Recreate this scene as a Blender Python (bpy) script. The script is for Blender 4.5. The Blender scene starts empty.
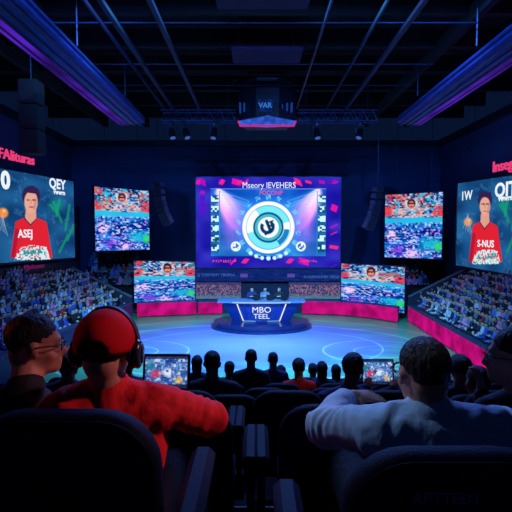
import bpy, math, random
import numpy as np
from mathutils import Vector, Matrix, noise
random.seed(7); rng = np.random.default_rng(7)
scene = bpy.context.scene
COL = scene.collection
# ------------------------------------------------------------------ camera
F = 450.0; TH = math.atan(24/F); CAMZ = 5.0
cam = bpy.data.cameras.new('camera'); cam.lens = F/512*36; cam.sensor_width = 36; cam.clip_start = .05
co = bpy.data.objects.new('camera', cam); COL.objects.link(co)
co.location = (0, 0, CAMZ); co.rotation_euler = (math.pi/2-TH, 0, 0)
scene.camera = co
CT, ST = math.cos(TH), math.sin(TH)
def P(px, py, Y):
    a = (px-256)/F; b = (256-py)/F
    d = Vector((a, CT+b*ST, -ST+b*CT)); d *= Y/d.y
    return Vector((d.x, d.y, CAMZ+d.z))
def proj(x, y, z):
    z = z-CAMZ; dep = y*CT-z*ST; up = y*ST+z*CT
    return 256+F*x/dep, 256-F*up/dep
# ------------------------------------------------------------------ materials
def s2l(c): return tuple(((v/255)/12.92 if v/255 <= .04045 else ((v/255+.055)/1.055)**2.4) for v in c)
MATS = {}
def mat(name, rgb, rough=.6, metal=0, var=.15, scale=8, bump=0, bscale=40, sheen=0, coat=0, aniso=None, spec=.5):
    if name in MATS: return MATS[name]
    m = bpy.data.materials.new(name); m.use_nodes = True; nt = m.node_tree; N = nt.nodes; L = nt.links
    b = N['Principled BSDF']; c = s2l(rgb)
    b.inputs['Roughness'].default_value = rough; b.inputs['Metallic'].default_value = metal
    b.inputs['Specular IOR Level'].default_value = spec
    if sheen: b.inputs['Sheen Weight'].default_value = sheen
    if coat: b.inputs['Coat Weight'].default_value = coat
    tc = N.new('ShaderNodeTexCoord'); nz = N.new('ShaderNodeTexNoise'); nz.inputs['Scale'].default_value = scale
    nz.inputs['Detail'].default_value = 4
    L.new(tc.outputs['Object'], nz.inputs['Vector'])
    cr = N.new('ShaderNodeValToRGB'); e = cr.color_ramp.elements
    e[0].position = .3; e[1].position = .7
    e[0].color = (*[v*(1-var) for v in c], 1); e[1].color = (*[min(1, v*(1+var)) for v in c], 1)
    L.new(nz.outputs['Fac'], cr.inputs['Fac']); L.new(cr.outputs['Color'], b.inputs['Base Color'])
    if bump:
        n2 = N.new('ShaderNodeTexNoise'); n2.inputs['Scale'].default_value = bscale; n2.inputs['Detail'].default_value = 5
        if aniso:
            mp = N.new('ShaderNodeMapping'); mp.inputs['Scale'].default_value = aniso
            L.new(tc.outputs['Object'], mp.inputs['Vector']); L.new(mp.outputs['Vector'], n2.inputs['Vector'])
        else: L.new(tc.outputs['Object'], n2.inputs['Vector'])
        bp = N.new('ShaderNodeBump'); bp.inputs['Strength'].default_value = bump; bp.inputs['Distance'].default_value = .02
        L.new(n2.outputs['Fac'], bp.inputs['Height']); L.new(bp.outputs['Normal'], b.inputs['Normal'])
    MATS[name] = m; return m
def emat(name, rgb, s=1.0, var=0, scale=5):
    if name in MATS: return MATS[name]
    m = bpy.data.materials.new(name); m.use_nodes = True; nt = m.node_tree; N = nt.nodes; L = nt.links
    N.remove(N['Principled BSDF']); em = N.new('ShaderNodeEmission'); em.inputs['Strength'].default_value = s
    c = s2l(rgb); em.inputs['Color'].default_value = (*c, 1)
    if var:
        tc = N.new('ShaderNodeTexCoord'); nz = N.new('ShaderNodeTexNoise'); nz.inputs['Scale'].default_value = scale
        cr = N.new('ShaderNodeValToRGB'); e = cr.color_ramp.elements; e[0].position = .35; e[1].position = .65
        e[0].color = (*[v*(1-var) for v in c], 1); e[1].color = (*[v*(1+var) for v in c], 1)
        L.new(tc.outputs['Object'], nz.inputs['Vector']); L.new(nz.outputs['Fac'], cr.inputs['Fac']); L.new(cr.outputs['Color'], em.inputs['Color'])
    L.new(em.outputs[0], N['Material Output'].inputs['Surface'])
    MATS[name] = m; return m
def vmat(name, s=1.0):
    if name in MATS: return MATS[name]
    m = bpy.data.materials.new(name); m.use_nodes = True; nt = m.node_tree; N = nt.nodes; L = nt.links
    N.remove(N['Principled BSDF']); em = N.new('ShaderNodeEmission'); em.inputs['Strength'].default_value = s
    a = N.new('ShaderNodeVertexColor'); a.layer_name = 'picture'
    L.new(a.outputs['Color'], em.inputs['Color']); L.new(em.outputs[0], N['Material Output'].inputs['Surface'])
    MATS[name] = m; return m
# ------------------------------------------------------------------ mesh tools
class MB:
    def __init__(s): s.v = []; s.f = []; s.m = []
    def add(s, vs, fs, mi=0, M=None):
        b = len(s.v)
        for v in vs:
            v = Vector(v)
            s.v.append(tuple(M @ v) if M is not None else tuple(v))
        for f in fs: s.f.append(tuple(i+b for i in f)); s.m.append(mi)
        return s
    def box(s, c, d, mi=0, M=None, bev=0):
        cx, cy, cz = c; x, y, z = d[0]/2, d[1]/2, d[2]/2
        if bev:
            # chamfered box: 24 verts
            vs = []; b = min(bev, x*.9, y*.9, z*.9)
            idx = {}
            for sx in (-1, 1):
                for sy in (-1, 1):
                    for sz in (-1, 1):
                        for ax in range(3):
                            p = [sx*(x-b), sy*(y-b), sz*(z-b)]
                            p[ax] = (sx*x, sy*y, sz*z)[ax]
                            idx[(sx, sy, sz, ax)] = len(vs); vs.append((cx+p[0], cy+p[1], cz+p[2]))
            fs = []
            for ax in range(3):
                for sg in (-1, 1):
                    o = [a for a in range(3) if a != ax]; q = []
                    for (a, c2) in ((-1, -1), (1, -1), (1, 1), (-1, 1)):
                        k = [0, 0, 0]; k[ax] = sg; k[o[0]] = a; k[o[1]] = c2; q.append(idx[(*k, ax)])
                    if (sg == 1) == (ax == 1): q.reverse()
                    fs.append(q)
            for ax in range(3):
                o = [a for a in range(3) if a != ax]
                for a in (-1, 1):
                    for c2 in (-1, 1):
                        k0 = [0, 0, 0]; k1 = [0, 0, 0]
                        k0[ax] = -1; k1[ax] = 1
                        for k in (k0, k1): k[o[0]] = a; k[o[1]] = c2
                        fs.append([idx[(*k0, o[0])], idx[(*k1, o[0])], idx[(*k1, o[1])], idx[(*k0, o[1])]])
            for sx in (-1, 1):
                for sy in (-1, 1):
                    for sz in (-1, 1): fs.append([idx[(sx, sy, sz, a)] for a in range(3)])
            return s.add(vs, fs, mi, M)
        vs = [(cx+a*x, cy+b*y, cz+c2*z) for a in (-1, 1) for b in (-1, 1) for c2 in (-1, 1)]
        return s.add(vs, [(0, 1, 3, 2), (4, 6, 7, 5), (0, 4, 5, 1), (2, 3, 7, 6), (0, 2, 6, 4), (1, 5, 7, 3)], mi, M)
    def bar(s, p, q, w, h=None, mi=0):
        p = Vector(p); q = Vector(q); d = q-p; h = h or w
        M = Matrix.Translation((p+q)/2) @ d.to_track_quat('Y', 'Z').to_matrix().to_4x4()
        return s.box((0, 0, 0), (w, d.length, h), mi, M)
    def tube(s, pts, r, n=8, mi=0, close=False):
        pts = [Vector(p) for p in pts]; k = len(pts); rs = r if isinstance(r, (list, tuple)) else [r]*k
        vs = []; fs = []; prev = None
        for i, p in enumerate(pts):
            a = pts[(i-1) % k] if (close or i) else p; b = pts[(i+1) % k] if (close or i < k-1) else p
            t = (b-a).normalized()
            if prev is None: u = t.orthogonal().normalized()
            else: u = (prev-t*prev.dot(t)).normalized()
            prev = u; w = t.cross(u)
            for j in range(n):
                an = 2*math.pi*j/n; vs.append(p+(u*math.cos(an)+w*math.sin(an))*rs[i])
        for i in range(k if close else k-1):
            for j in range(n):
                a = i*n+j; b = i*n+(j+1) % n; c = ((i+1) % k)*n
                fs.append((a, b, c+(j+1) % n, c+j))
        if not close: fs += [tuple(range(n-1, -1, -1)), tuple(range((k-1)*n, k*n))]
        return s.add(vs, fs, mi)
    def cyl(s, p, q, r, n=16, mi=0, r2=None): return s.tube([p, q], [r, r if r2 is None else r2], n, mi)
    def caps(s, p, q, r1, r2=None, n=14, k=5, mi=0):
        p = Vector(p); q = Vector(q); r2 = r1 if r2 is None else r2; d = q-p; L = d.length
        t = d.normalized() if L > 1e-6 else Vector((0, 0, 1)); pts = []; rs = []
        for i in range(k):
            a = math.pi/2*(1-(i+.15)/k); pts.append(p-t*math.sin(a)*r1); rs.append(math.cos(a)*r1)
        pts.append(p); rs.append(r1)
        if L > 1e-6: pts.append(q); rs.append(r2)
        for i in range(k-1, -1, -1):
            a = math.pi/2*(1-(i+.15)/k); pts.append(q+t*math.sin(a)*r2); rs.append(math.cos(a)*r2)
        return s.tube(pts, rs, n, mi)
    def ell(s, c, r, R=None, n=16, k=10, mi=0):
        M = Matrix.Translation(Vector(c)) @ (R.to_4x4() if R is not None else Matrix.Identity(4)) @ Matrix.Diagonal((r[0], r[1], r[2], 1))
        vs = [(0, 0, -1)]; fs = []
        for i in range(1, k):
            a = -math.pi/2+math.pi*i/k
            for j in range(n): b = 2*math.pi*j/n; vs.append((math.cos(a)*math.cos(b), math.cos(a)*math.sin(b), math.sin(a)))
        vs.append((0, 0, 1)); T = len(vs)-1
        for j in range(n):
            fs.append((0, 1+(j+1) % n, 1+j)); fs.append((T, T-n+j, T-n+(j+1) % n))
            for i in range(k-2): a = 1+i*n; fs.append((a+j, a+(j+1) % n, a+n+(j+1) % n, a+n+j))
        return s.add(vs, fs, mi, M)
    def prism(s, pts2, a, b, axis='y', mi=0, M=None):
        n = len(pts2)
        def mk(p, t): return {'y': (p[0], t, p[1]), 'z': (p[0], p[1], t), 'x': (t, p[0], p[1])}[axis]
        vs = [mk(p, a) for p in pts2]+[mk(p, b) for p in pts2]
        fs = [tuple(range(n-1, -1, -1)), tuple(range(n, 2*n))]+[(i, (i+1) % n, n+(i+1) % n, n+i) for i in range(n)]
        return s.add(vs, fs, mi, M)
    def cushion(s, w, h, t, rad, z0=0, M=None, mi=0, soft=.02, rb=None):
        """rounded panel in the XZ plane, thickness along Y, pillowed edges"""
        rb = rad if rb is None else rb
        def loop(ins):
            pts = []
            for (cx, cz, a0, r) in ((w/2-rad, h-rad, 0, rad), (-w/2+rad, h-rad, 90, rad), (-w/2+rb, rb, 180, rb), (w/2-rb, rb, 270, rb)):
                for i in range(7):
                    a = math.radians(a0+15*i); rr = max(r-ins, .002)
                    sx = cx if r > ins else cx; pts.append((cx+rr*math.cos(a), cz+rr*math.sin(a)))
            return pts
        rings = [(-t/2-.004, soft*2.2), (-t/2+.002, soft), (-t/2+soft*.5, soft*.3), (-t/2+soft, 0), (t/2-soft, 0), (t/2-soft*.5, soft*.3), (t/2-.002, soft), (t/2+.004, soft*2.2)]
        vs = []; n = 28
        for y, ins in rings: vs += [(x, y, z0+z) for x, z in loop(ins)]
        fs = [tuple(range(n)), tuple(range((len(rings)-1)*n, len(rings)*n))[::-1]]
        for i in range(len(rings)-1):
            for j in range(n): fs.append((i*n+j, i*n+n+j, i*n+n+(j+1) % n, i*n+(j+1) % n))
        return s.add(vs, fs, mi, M)
    def mesh(s, name, mats, smooth=True, loc=None):
        me = bpy.data.meshes.new(name); me.from_pydata(s.v, [], s.f)
        for m in (mats if isinstance(mats, (list, tuple)) else [mats]): me.materials.append(m)
        me.polygons.foreach_set('material_index', s.m)
        if loc is not None: me.transform(Matrix.Translation(-Vector(loc)))
        if smooth:
            me.polygons.foreach_set('use_smooth', [True]*len(me.polygons))
            try: me.set_sharp_from_angle(angle=math.radians(40))
            except Exception: pass
        me.validate(); me.update(); return me
def props(o, label=None, cat=None, group=None, kind=None):
    if label: o['label'] = label
    if cat: o['category'] = cat
    if group: o['group'] = group
    if kind: o['kind'] = kind
    return o
def thing(name, label, cat, loc=(0, 0, 0), group=None, rz=0):
    o = bpy.data.objects.new(name, None); COL.objects.link(o); o.location = loc; o.rotation_euler = (0, 0, rz)
    o.empty_display_size = .1
    return props(o, label, cat, group)
def obj(name, me, parent=None, label=None):
    o = bpy.data.objects.new(name, me); COL.objects.link(o)
    if parent is not None: o.parent = parent
    if label: o['label'] = label
    return o
def origin(o):
    v = Vector((0, 0, 0))
    while o is not None: v += o.location; o = o.parent
    return v
def part(name, mb, m, parent, label=None, world=True, smooth=True):
    """one mesh part; world=True: the builder's coordinates are world ones"""
    return obj(name, mb.mesh(name, m, smooth, origin(parent) if world else None), parent, label)
def solo(name, mb, m, label, cat, base, group=None, smooth=True, kind=None):
    o = obj(name, mb.mesh(name, m, smooth, base)); o.location = base
    return props(o, label, cat, group, kind)
def struct(name, mb, m, smooth=False, label=None):
    o = obj(name, mb.mesh(name, m, smooth)); return props(o, label, None, None, 'structure')
def copy_tree(o, parent=None):
    c = o.copy(); COL.objects.link(c); c.parent = parent
    for ch in list(o.children): copy_tree(ch, c)
    return c
def remesh(mb, vox, it=6, disp=None, fac=.5):
    me = bpy.data.meshes.new('t'); me.from_pydata(mb.v, [], mb.f)
    o = bpy.data.objects.new('t', me); COL.objects.link(o)
    r = o.modifiers.new('r', 'REMESH'); r.mode = 'VOXEL'; r.voxel_size = vox; r.use_smooth_shade = True
    if it:
        s = o.modifiers.new('s', 'SMOOTH'); s.factor = fac; s.iterations = it
    bpy.context.view_layer.update()
    dg = bpy.context.evaluated_depsgraph_get()
    out = bpy.data.meshes.new_from_object(o.evaluated_get(dg))
    bpy.data.objects.remove(o); bpy.data.meshes.remove(me)
    if disp:
        nrm = [v.normal.copy() for v in out.vertices]
        for v, n in zip(out.vertices, nrm): v.co = v.co+n*disp(v.co)
    out.polygons.foreach_set('use_smooth', [True]*len(out.polygons)); out.update()
    return out
def rpart(name, mb, m, parent, vox, it=6, disp=None, label=None):
    me = remesh(mb, vox, it, disp); me.name = name
    me.materials.clear(); me.materials.append(m)
    me.transform(Matrix.Translation(-origin(parent)))
    return obj(name, me, parent, label)
_fonts = {}
def text_mesh(txt, size, m, extrude=.004, bold=.0, align='CENTER', sx=1.0):
    c = bpy.data.curves.new('t', 'FONT'); c.body = txt; c.size = size; c.extrude = extrude; c.offset = bold
    c.align_x = align; c.align_y = 'CENTER'; c.resolution_u = 3
    o = bpy.data.objects.new('t', c); COL.objects.link(o); bpy.context.view_layer.update()
    me = bpy.data.meshes.new_from_object(o.evaluated_get(bpy.context.evaluated_depsgraph_get()))
    bpy.data.objects.remove(o); bpy.data.curves.remove(c)
    me.transform(Matrix.Diagonal((sx, 1, 1, 1)))
    me.materials.clear(); me.materials.append(m); return me
def frame_matrix(o, right, up):
    r = Vector(right).normalized(); u = Vector(up).normalized(); n = r.cross(u)
    M = Matrix((r, u, n)).transposed().to_4x4(); M.translation = Vector(o); return M
def put_text(name, txt, size, m, parent, o, right, up=(0, 0, 1), **k):
    me = text_mesh(txt, size, m, **k); me.transform(frame_matrix(o, right, up)); me.transform(Matrix.Translation(-origin(parent)))
    return obj(name, me, parent)
# ------------------------------------------------------------------ painted pictures for the LED screens
def S2L(a):
    a = np.clip(a, 0, 255)/255.; return np.where(a <= .04045, a/12.92, ((a+.055)/1.055)**2.4)
def picture_mesh(name, A, B, z0A, z1A, z0B, z1B, W, H, paint, m):
    """A,B: bottom ends (x,y) of an upright plane; paint(u,v,px,py)->rgb(0-255), v down"""
    u = np.linspace(0, 1, W+1); v = np.linspace(0, 1, H+1); U, V = np.meshgrid(u, v)
    X = A[0]+(B[0]-A[0])*U; Y = A[1]+(B[1]-A[1])*U
    zt = z1A+(z1B-z1A)*U; zb = z0A+(z0B-z0A)*U; Z = zt+(zb-zt)*V
    px, py = proj(X, Y, Z)
    col = paint(U, V, px, py)
    vs = np.stack([X, Y, Z], -1).reshape(-1, 3)
    i = np.arange(H)[:, None]*(W+1)+np.arange(W)[None, :]; i = i.ravel()
    fs = np.stack([i, i+W+1, i+W+2, i+1], -1)
    me = bpy.data.meshes.new(name); me.from_pydata(vs.tolist(), [], fs.tolist()); me.materials.append(m)
    at = me.color_attributes.new('picture', 'FLOAT_COLOR', 'POINT')
    c = np.ones((vs.shape[0], 4)); c[:, :3] = S2L(col).reshape(-1, 3); at.data.foreach_set('color', c.ravel())
    me.update(); return me
def blend(img, mask, c):
    mask = np.clip(mask, 0, 1)[..., None]; return img*(1-mask)+np.array(c, float)*mask
def sm(d, w): return np.clip(.5-d/w, 0, 1)
def nz2(U, V, s, seed=0):
    """smooth value noise in numpy"""
    x = U*s+seed*17.3; y = V*s+seed*9.1; xi = np.floor(x).astype(int); yi = np.floor(y).astype(int); fx = x-xi; fy = y-yi
    def h(a, b):
        t = np.sin(a*127.1+b*311.7+seed*74.7)*43758.5453; return t-np.floor(t)
    fx = fx*fx*(3-2*fx); fy = fy*fy*(3-2*fy)
    return (h(xi, yi)*(1-fx)+h(xi+1, yi)*fx)*(1-fy)+(h(xi, yi+1)*(1-fx)+h(xi+1, yi+1)*fx)*fy
def cellr(U, V, nx, ny, seed):
    a = np.floor(U*nx); b = np.floor(V*ny); t = np.sin(a*12.9898+b*78.233+seed*3.7)*43758.5453; return t-np.floor(t)
def poly(U, V, pts):
    ins = np.zeros(U.shape, bool); n = len(pts)
    for i in range(n):
        x1, y1 = pts[i]; x2, y2 = pts[(i+1) % n]
        c = ((y1 > V) != (y2 > V)) & (U < (x2-x1)*(V-y1)/((y2-y1) or 1e-9)+x1); ins ^= c
    return ins.astype(float)
def seg(U, V, p, q, w):
    px, py = p; dx, dy = q[0]-px, q[1]-py; t = np.clip(((U-px)*dx+(V-py)*dy)/(dx*dx+dy*dy), 0, 1)
    return sm(np.hypot(U-px-t*dx, V-py-t*dy)-w, w*.6)
def scribble(img, x, y, w, h, col, seed, U, V, n=5):
    """a run of small letter-like strokes"""
    r = random.Random(seed)
    for i in range(n):
        cx = x+w*(i+.5)/n; ww = w/n*.33
        for _ in range(3):
            img = blend(img, seg(U, V, (cx+r.uniform(-ww, ww), y+r.uniform(0, h)), (cx+r.uniform(-ww, ww), y+r.uniform(0, h)), h*.09), col)
    return img
# ------------------------------------------------------------------ shared materials
M_wall = mat('wall paint', (34, 54, 100), .8, var=.1, scale=1.5, bump=.1)
M_ceil = mat('ceiling black', (9, 10, 16), .95)
M_steel = mat('dark steel', (40, 46, 66), .45, .6)
M_bluesteel = mat('painted steel', (50, 68, 112), .5, .5)
M_blk = mat('black plastic', (14, 15, 20), .4)
M_frame = mat('screen frame', (20, 24, 44), .45)
M_tier = mat('tier carpet', (16, 18, 30), .9, bump=.3)
M_stand = mat('stand concrete', (30, 36, 60), .85, bump=.2)
M_led = vmat('led picture', 1.0)
M_white = emat('lit white', (235, 245, 255), 1.0)
M_pink = emat('lit pink', (240, 40, 130), 1.0)
M_mag = emat('magenta led board', (186, 14, 118), .9, .4, 1.2)
M_dim = emat('dim blue led', (8, 30, 92), 1.0, .4, 1.2)
# ------------------------------------------------------------------ room shell
XW, YB, ZT = 12.6, 31.0, 10.9
def shell():
    b = MB().box((0, YB+.15, ZT/2), (2*XW+.6, .3, ZT)); struct('wall_back', b, M_wall)
    for sgn, nm in ((-1, 'left'), (1, 'right')):
        struct('wall_'+nm, MB().box((sgn*(XW+.15), 13.5, ZT/2), (.3, 35, ZT)), M_wall)
        struct('trim_'+('1' if sgn < 0 else '2'), MB().box((sgn*(XW-.08), 13.5, ZT+.1), (.5, 35, .35)), M_steel)
    struct('trim_3', MB().box((0, YB-.1, ZT+.1), (2*XW, .4, .35)), M_steel)
    struct('ceiling', MB().box((0, 13.5, 12.9), (2*XW+.6, 35.6, .2)), M_ceil)
shell()
# arena floor: printed rings and lanes on a glossy surface, coloured light painted into the base
def floor_mat():
    m = bpy.data.materials.new('arena floor print and light'); m.use_nodes = True; nt = m.node_tree; N = nt.nodes; L = nt.links
    b = N['Principled BSDF']; b.inputs['Roughness'].default_value = .38
    tc = N.new('ShaderNodeTexCoord'); sp = N.new('ShaderNodeSeparateXYZ'); L.new(tc.outputs['Object'], sp.inputs[0])
    def math_(op, a, b_=None, c=None):
        n = N.new('ShaderNodeMath'); n.operation = op
        for i, x in enumerate((a, b_, c)):
            if x is None: continue
            if isinstance(x, (int, float)): n.inputs[i].default_value = x
            else: L.new(x, n.inputs[i])
        return n.outputs[0]
    def ring(cx, cy, ex, r, w):
        dx = math_('MULTIPLY', math_('SUBTRACT', sp.outputs[0], cx), ex); dy = math_('SUBTRACT', sp.outputs[1], cy)
        d = math_('SQRT', math_('ADD', math_('MULTIPLY', dx, dx), math_('MULTIPLY', dy, dy)))
        return math_('LESS_THAN', math_('ABSOLUTE', math_('SUBTRACT', d, r)), w), d
    masks = []
    for (cx, cy, ex, r, w) in ((-5.2, 18.6, .8, 1.9, .035), (5.2, 18.6, .8, 1.9, .035), (-5.4, 18.6, .7, .9, .03), (5.4, 18.6, .7, .9, .03),
                               (0, 19.5, .62, 4.6, .05), (0, 19.5, .7, 6.2, .04), (0, 19.5, .62, 3.4, .03)):
        k, _ = ring(cx, cy, ex, r, w); masks.append(k)
    ms = masks[0]
    for k in masks[1:]: ms = math_('MAXIMUM', ms, k)
    for off in (0.0, 6.3):
        pass
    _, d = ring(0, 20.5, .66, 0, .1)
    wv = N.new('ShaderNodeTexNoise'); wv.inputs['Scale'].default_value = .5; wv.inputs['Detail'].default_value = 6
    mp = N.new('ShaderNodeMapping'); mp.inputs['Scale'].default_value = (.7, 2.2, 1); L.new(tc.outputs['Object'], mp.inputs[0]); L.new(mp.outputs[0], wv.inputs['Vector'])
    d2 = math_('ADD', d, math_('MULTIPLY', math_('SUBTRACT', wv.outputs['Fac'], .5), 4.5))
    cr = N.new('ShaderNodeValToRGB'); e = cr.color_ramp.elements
    e[0].position = .0; e[0].color = (*s2l((185, 180, 235)), 1); e[1].position = 1; e[1].color = (*s2l((60, 150, 110)), 1)  # pool of coloured light painted in, lavender core out to darker green
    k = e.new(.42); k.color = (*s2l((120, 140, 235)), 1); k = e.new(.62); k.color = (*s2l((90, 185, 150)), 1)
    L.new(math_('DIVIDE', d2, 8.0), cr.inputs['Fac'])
    mx = N.new('ShaderNodeMix'); mx.data_type = 'RGBA'; L.new(math_('MULTIPLY', ms, .75), mx.inputs['Factor'])
    L.new(cr.outputs['Color'], mx.inputs['A']); mx.inputs['B'].default_value = (.75, .85, .95, 1)
    mx2 = N.new('ShaderNodeMix'); mx2.data_type = 'RGBA'; mx2.blend_type = 'MULTIPLY'; mx2.inputs['Factor'].default_value = .8
    L.new(mx.outputs['Result'], mx2.inputs['A']); L.new(wv.outputs['Fac'], mx2.inputs['B'])
    L.new(mx2.outputs['Result'], b.inputs['Base Color']); return m
struct('floor', MB().box((0, 19.8, -.1), (2*XW, 22.8, .2)), floor_mat())
# ------------------------------------------------------------------ tiers of the auditorium
PITCH, RISE = .93, .265
def floorz(k): return 3.45-RISE*(k-1)
def backy(k): return 1.25+PITCH*(k-1)        # y of the seat backs of row k
NROW = 8
b = MB()
for k in range(1, NROW+1):
    y0 = backy(k)-.15; y1 = y0+PITCH if k < NROW else y0+1.05; z = floorz(k)
    b.box((0, (y0+y1)/2, z/2), (19, y1-y0, z))
b.box((0, -.7, 1.86), (19, 3.6, 3.72))
struct('trim_4', b, M_tier, label='stepped seating tiers of dark carpet')
yend = backy(NROW)+.9
# ------------------------------------------------------------------ screens
def screen(name, label, A, B, zA, zB, W, H, paint, depth=.25, border=.06, group=None, hang=True, cat='screen'):
    """A,B (x,y) bottom corners as seen from left to right; zA=(bottom,top) at A"""
    base = Vector(((A[0]+B[0])/2, (A[1]+B[1])/2, (zA[0]+zB[0])/2))
    t = thing(name, label, cat, base, group)
    d = Vector((B[0]-A[0], B[1]-A[1], 0)).normalized(); n = Vector((d.y, -d.x, 0))   # towards viewer
    me = picture_mesh('display', A, B, zA[0], zA[1], zB[0], zB[1], W, H, paint, M_led)
    me.transform(Matrix.Translation(-base)); disp = obj('display', me, t)
    def pt(P2, z, along, out): return Vector((P2[0], P2[1], z))+d*along+n*out
    mb = MB(); vs = []
    for out in (.012, -depth):
        for (P2, z, s1, s2) in ((A, zA[0], -1, -1), (B, zB[0], 1, -1), (B, zB[1], 1, 1), (A, zA[1], -1, 1)):
            q = pt(P2, z, s1*border, out); q.z += s2*border; vs.append(q)
    ins = [pt(A, zA[0], 0, .012), pt(B, zB[0], 0, .012), pt(B, zB[1], 0, .012), pt(A, zA[1], 0, .012)]
    ins2 = [pt(A, zA[0], 0, -.01), pt(B, zB[0], 0, -.01), pt(B, zB[1], 0, -.01), pt(A, zA[1], 0, -.01)]
    vs += ins+ins2
    fs = [(4, 7, 6, 5)]
    for i in range(4):
        j = (i+1) % 4; fs += [(i, j, 8+j, 8+i), (8+i, 8+j, 12+j, 12+i), (i, 4+i, 4+j, j)]
    fs.append((12, 13, 14, 15))
    mb.add(vs, fs); part('frame', mb, M_frame, t, smooth=False)
    if hang:
        for f in (.2, .8):
            x = A[0]+(B[0]-A[0])*f; y = A[1]+(B[1]-A[1])*f; z = zA[1]+(zB[1]-zA[1])*f
            q = Vector((x, y, z))-n*depth*.5
            part('hanging_cable', MB().cyl(q, (q.x, q.y, 12.8), .015, 6), M_steel, t)
    elif cat == 'screen':
        for f in (.15, .85):
            x = A[0]+(B[0]-A[0])*f; y = A[1]+(B[1]-A[1])*f; z = zA[0]+(zB[0]-zA[0])*f-border
            q = Vector((x, y, z))-n*depth*.5
            if z < 2.2 and y < 27.2: part('support_post', MB().box((q.x, q.y, z/2), (.12, .12, z), bev=.01), M_steel, t)
    return t, disp, d, n
YM = 27.4
def rect(px0, py0, px1, py1, Y):
    a = P(px0, py1, Y); b_ = P(px1, py0, Y); return (a.x, Y), (b_.x, Y), a.z, b_.z
def paint_main(U, V, px, py):
    asp = 145/91
    img = np.zeros(U.shape+(3,)); X = U*asp
    n1 = nz2(U, V, 9, 1); n2 = nz2(U, V, 24, 2)
    img[:] = np.stack([34+30*n1, 28+34*n1, 150+40*n1], -1)
    r = random.Random(5)
    for _ in range(26):                                   # magenta shards round the border
        side = r.choice('LRTTBB'); t = r.random()
        c = {'L': (.045, t), 'R': (.955, t), 'T': (t, .055), 'B': (t, .935)}[side]
        w = r.uniform(.012, .034); h = r.uniform(.02, .05); k = r.uniform(-.03, .03)
        m = poly(U, V, [(c[0]-w, c[1]+h*.4), (c[0]-w*.2+k, c[1]-h), (c[0]+w, c[1]-h*.4), (c[0]+w*.2-k, c[1]+h)])
        img = blend(img, m*.95, r.choice([(225, 30, 160), (180, 25, 170), (235, 50, 130), (90, 30, 190)]))
    ins = ((U > .1) & (U < .9) & (V > .13) & (V < .875)).astype(float)
    base = np.stack([14+24*n1+20*V, 70+60*n1*n2+34*V, 172+50*n1-6*V], -1)
    img = img*(1-ins[..., None])+base*ins[..., None]
    for sg in (0, 1):                                     # wings sweeping in from the top corners
        u = U if sg == 0 else 1-U
        a = np.arctan2(V-.10, (u-.135)*asp); rad = np.hypot(V-.10, (u-.135)*asp)
        f = sm(np.abs(a-.98-.35*(rad-.3))-.30, .3)*np.clip(1.25-rad/.62, 0, 1)*ins*(u < .5)*(.65+.5*nz2(a*3+3, rad, 12, 4))
        g = np.clip(1-rad/.26, 0, 1)
        img = blend(img, f*1.7, (215, 100, 225)); img = blend(img, f*np.clip(1-rad/.42, 0, 1)*2.4, (250, 225, 255))
        f2 = sm(np.abs(a-.55)-.14, .2)*np.clip(1-rad/.75, 0, 1)*ins*(u < .5); img = blend(img, f2*.8*nz2(a*3+7, rad, 14, 6), (110, 180, 245))
        for k in range(7): img = blend(img, seg(X if sg == 0 else asp-X, V, (.2+.05*k, .3+.07*k), (.5+.03*k, .38+.055*k), .003)*ins*.5, (60, 140, 230))
        blade = poly(u, V, [(.135, .14), (.165, .14), (.235, .24), (.285, .36), (.315, .52), (.30, .60), (.235, .56), (.18, .42), (.145, .28)])*ins
        bl = sum(np.roll(np.roll(blade, i_, 0), j_, 1) for i_ in (-5, -2, 0, 2, 5) for j_ in (-5, -2, 0, 2, 5))/25.
        img = blend(img, bl*(.45+.55*nz2(u*2.2-V*.8, V*.5, 22, 5)), (225, 120, 230)); img = blend(img, bl*np.clip(1.15-rad/.42, 0, 1)*.95, (250, 235, 255))
        for k in range(9):
            img = blend(img, seg(u, V, (.17+.014*k, .16+.035*k), (.36+.012*k, .26+.045*k), .006)*ins*.45*np.clip(1.3-rad, 0, 1), (120, 185, 250))
        for k in range(6):                                # icon column
            y0 = .20+.108*k; cell = ((u > .105) & (u < .155) & (V > y0) & (V < y0+.085)).astype(float)
            img = blend(img, cell, (28, 80, 120))
            img = blend(img, cell*(cellr(U, V, 70, 44, k+sg*9) > .42)*(np.abs(V-y0-.042) < .034), (190, 235, 235))
        img = blend(img, ((u > .158) & (u < .164) & (V > .15) & (V < .86)).astype(float)*.8, (60, 130, 200))
    cx, cy = .5*asp, .555; d = np.hypot(X-cx, V-cy); ang = np.arctan2(V-cy, X-cx)
    img = blend(img, sm(d-.40, .2)*.45*ins, (60, 150, 235))
    dash = (np.abs(((ang/(2*math.pi)*18) % 1)-.5) < .22)*(np.abs(d-.335) < .026)
    img = blend(img, dash*.8*(cellr(U, V, 90, 60, 2) > .3), (110, 200, 250))
    img = blend(img, sm(d-.288, .01), (235, 250, 255)); img = blend(img, sm(d-.245, .01), (20, 90, 140))
    img = blend(img, sm(np.abs(d-.205)-.036, .01), (120, 220, 235))
    img = blend(img, sm(np.abs(d-.205)-.036, .01)*(np.sin(ang*2+.9) > .35), (240, 252, 255))
    img = blend(img, sm(np.abs(d-.205)-.03, .01)*((ang > .1) & (ang < 1.0)), (30, 130, 190))
    img = blend(img, sm(d-.158, .01), (18, 70, 110)); img = blend(img, sm(np.abs(d-.135)-.014, .008), (70, 180, 200)); img = blend(img, sm(d-.118, .01), (225, 245, 250))
    img = blend(img, sm(np.abs(np.hypot(X-cx+.01, V-cy+.005)-.062)-.018, .012)*((ang > -1.2) | (ang < -2.6)), (25, 60, 100))
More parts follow.
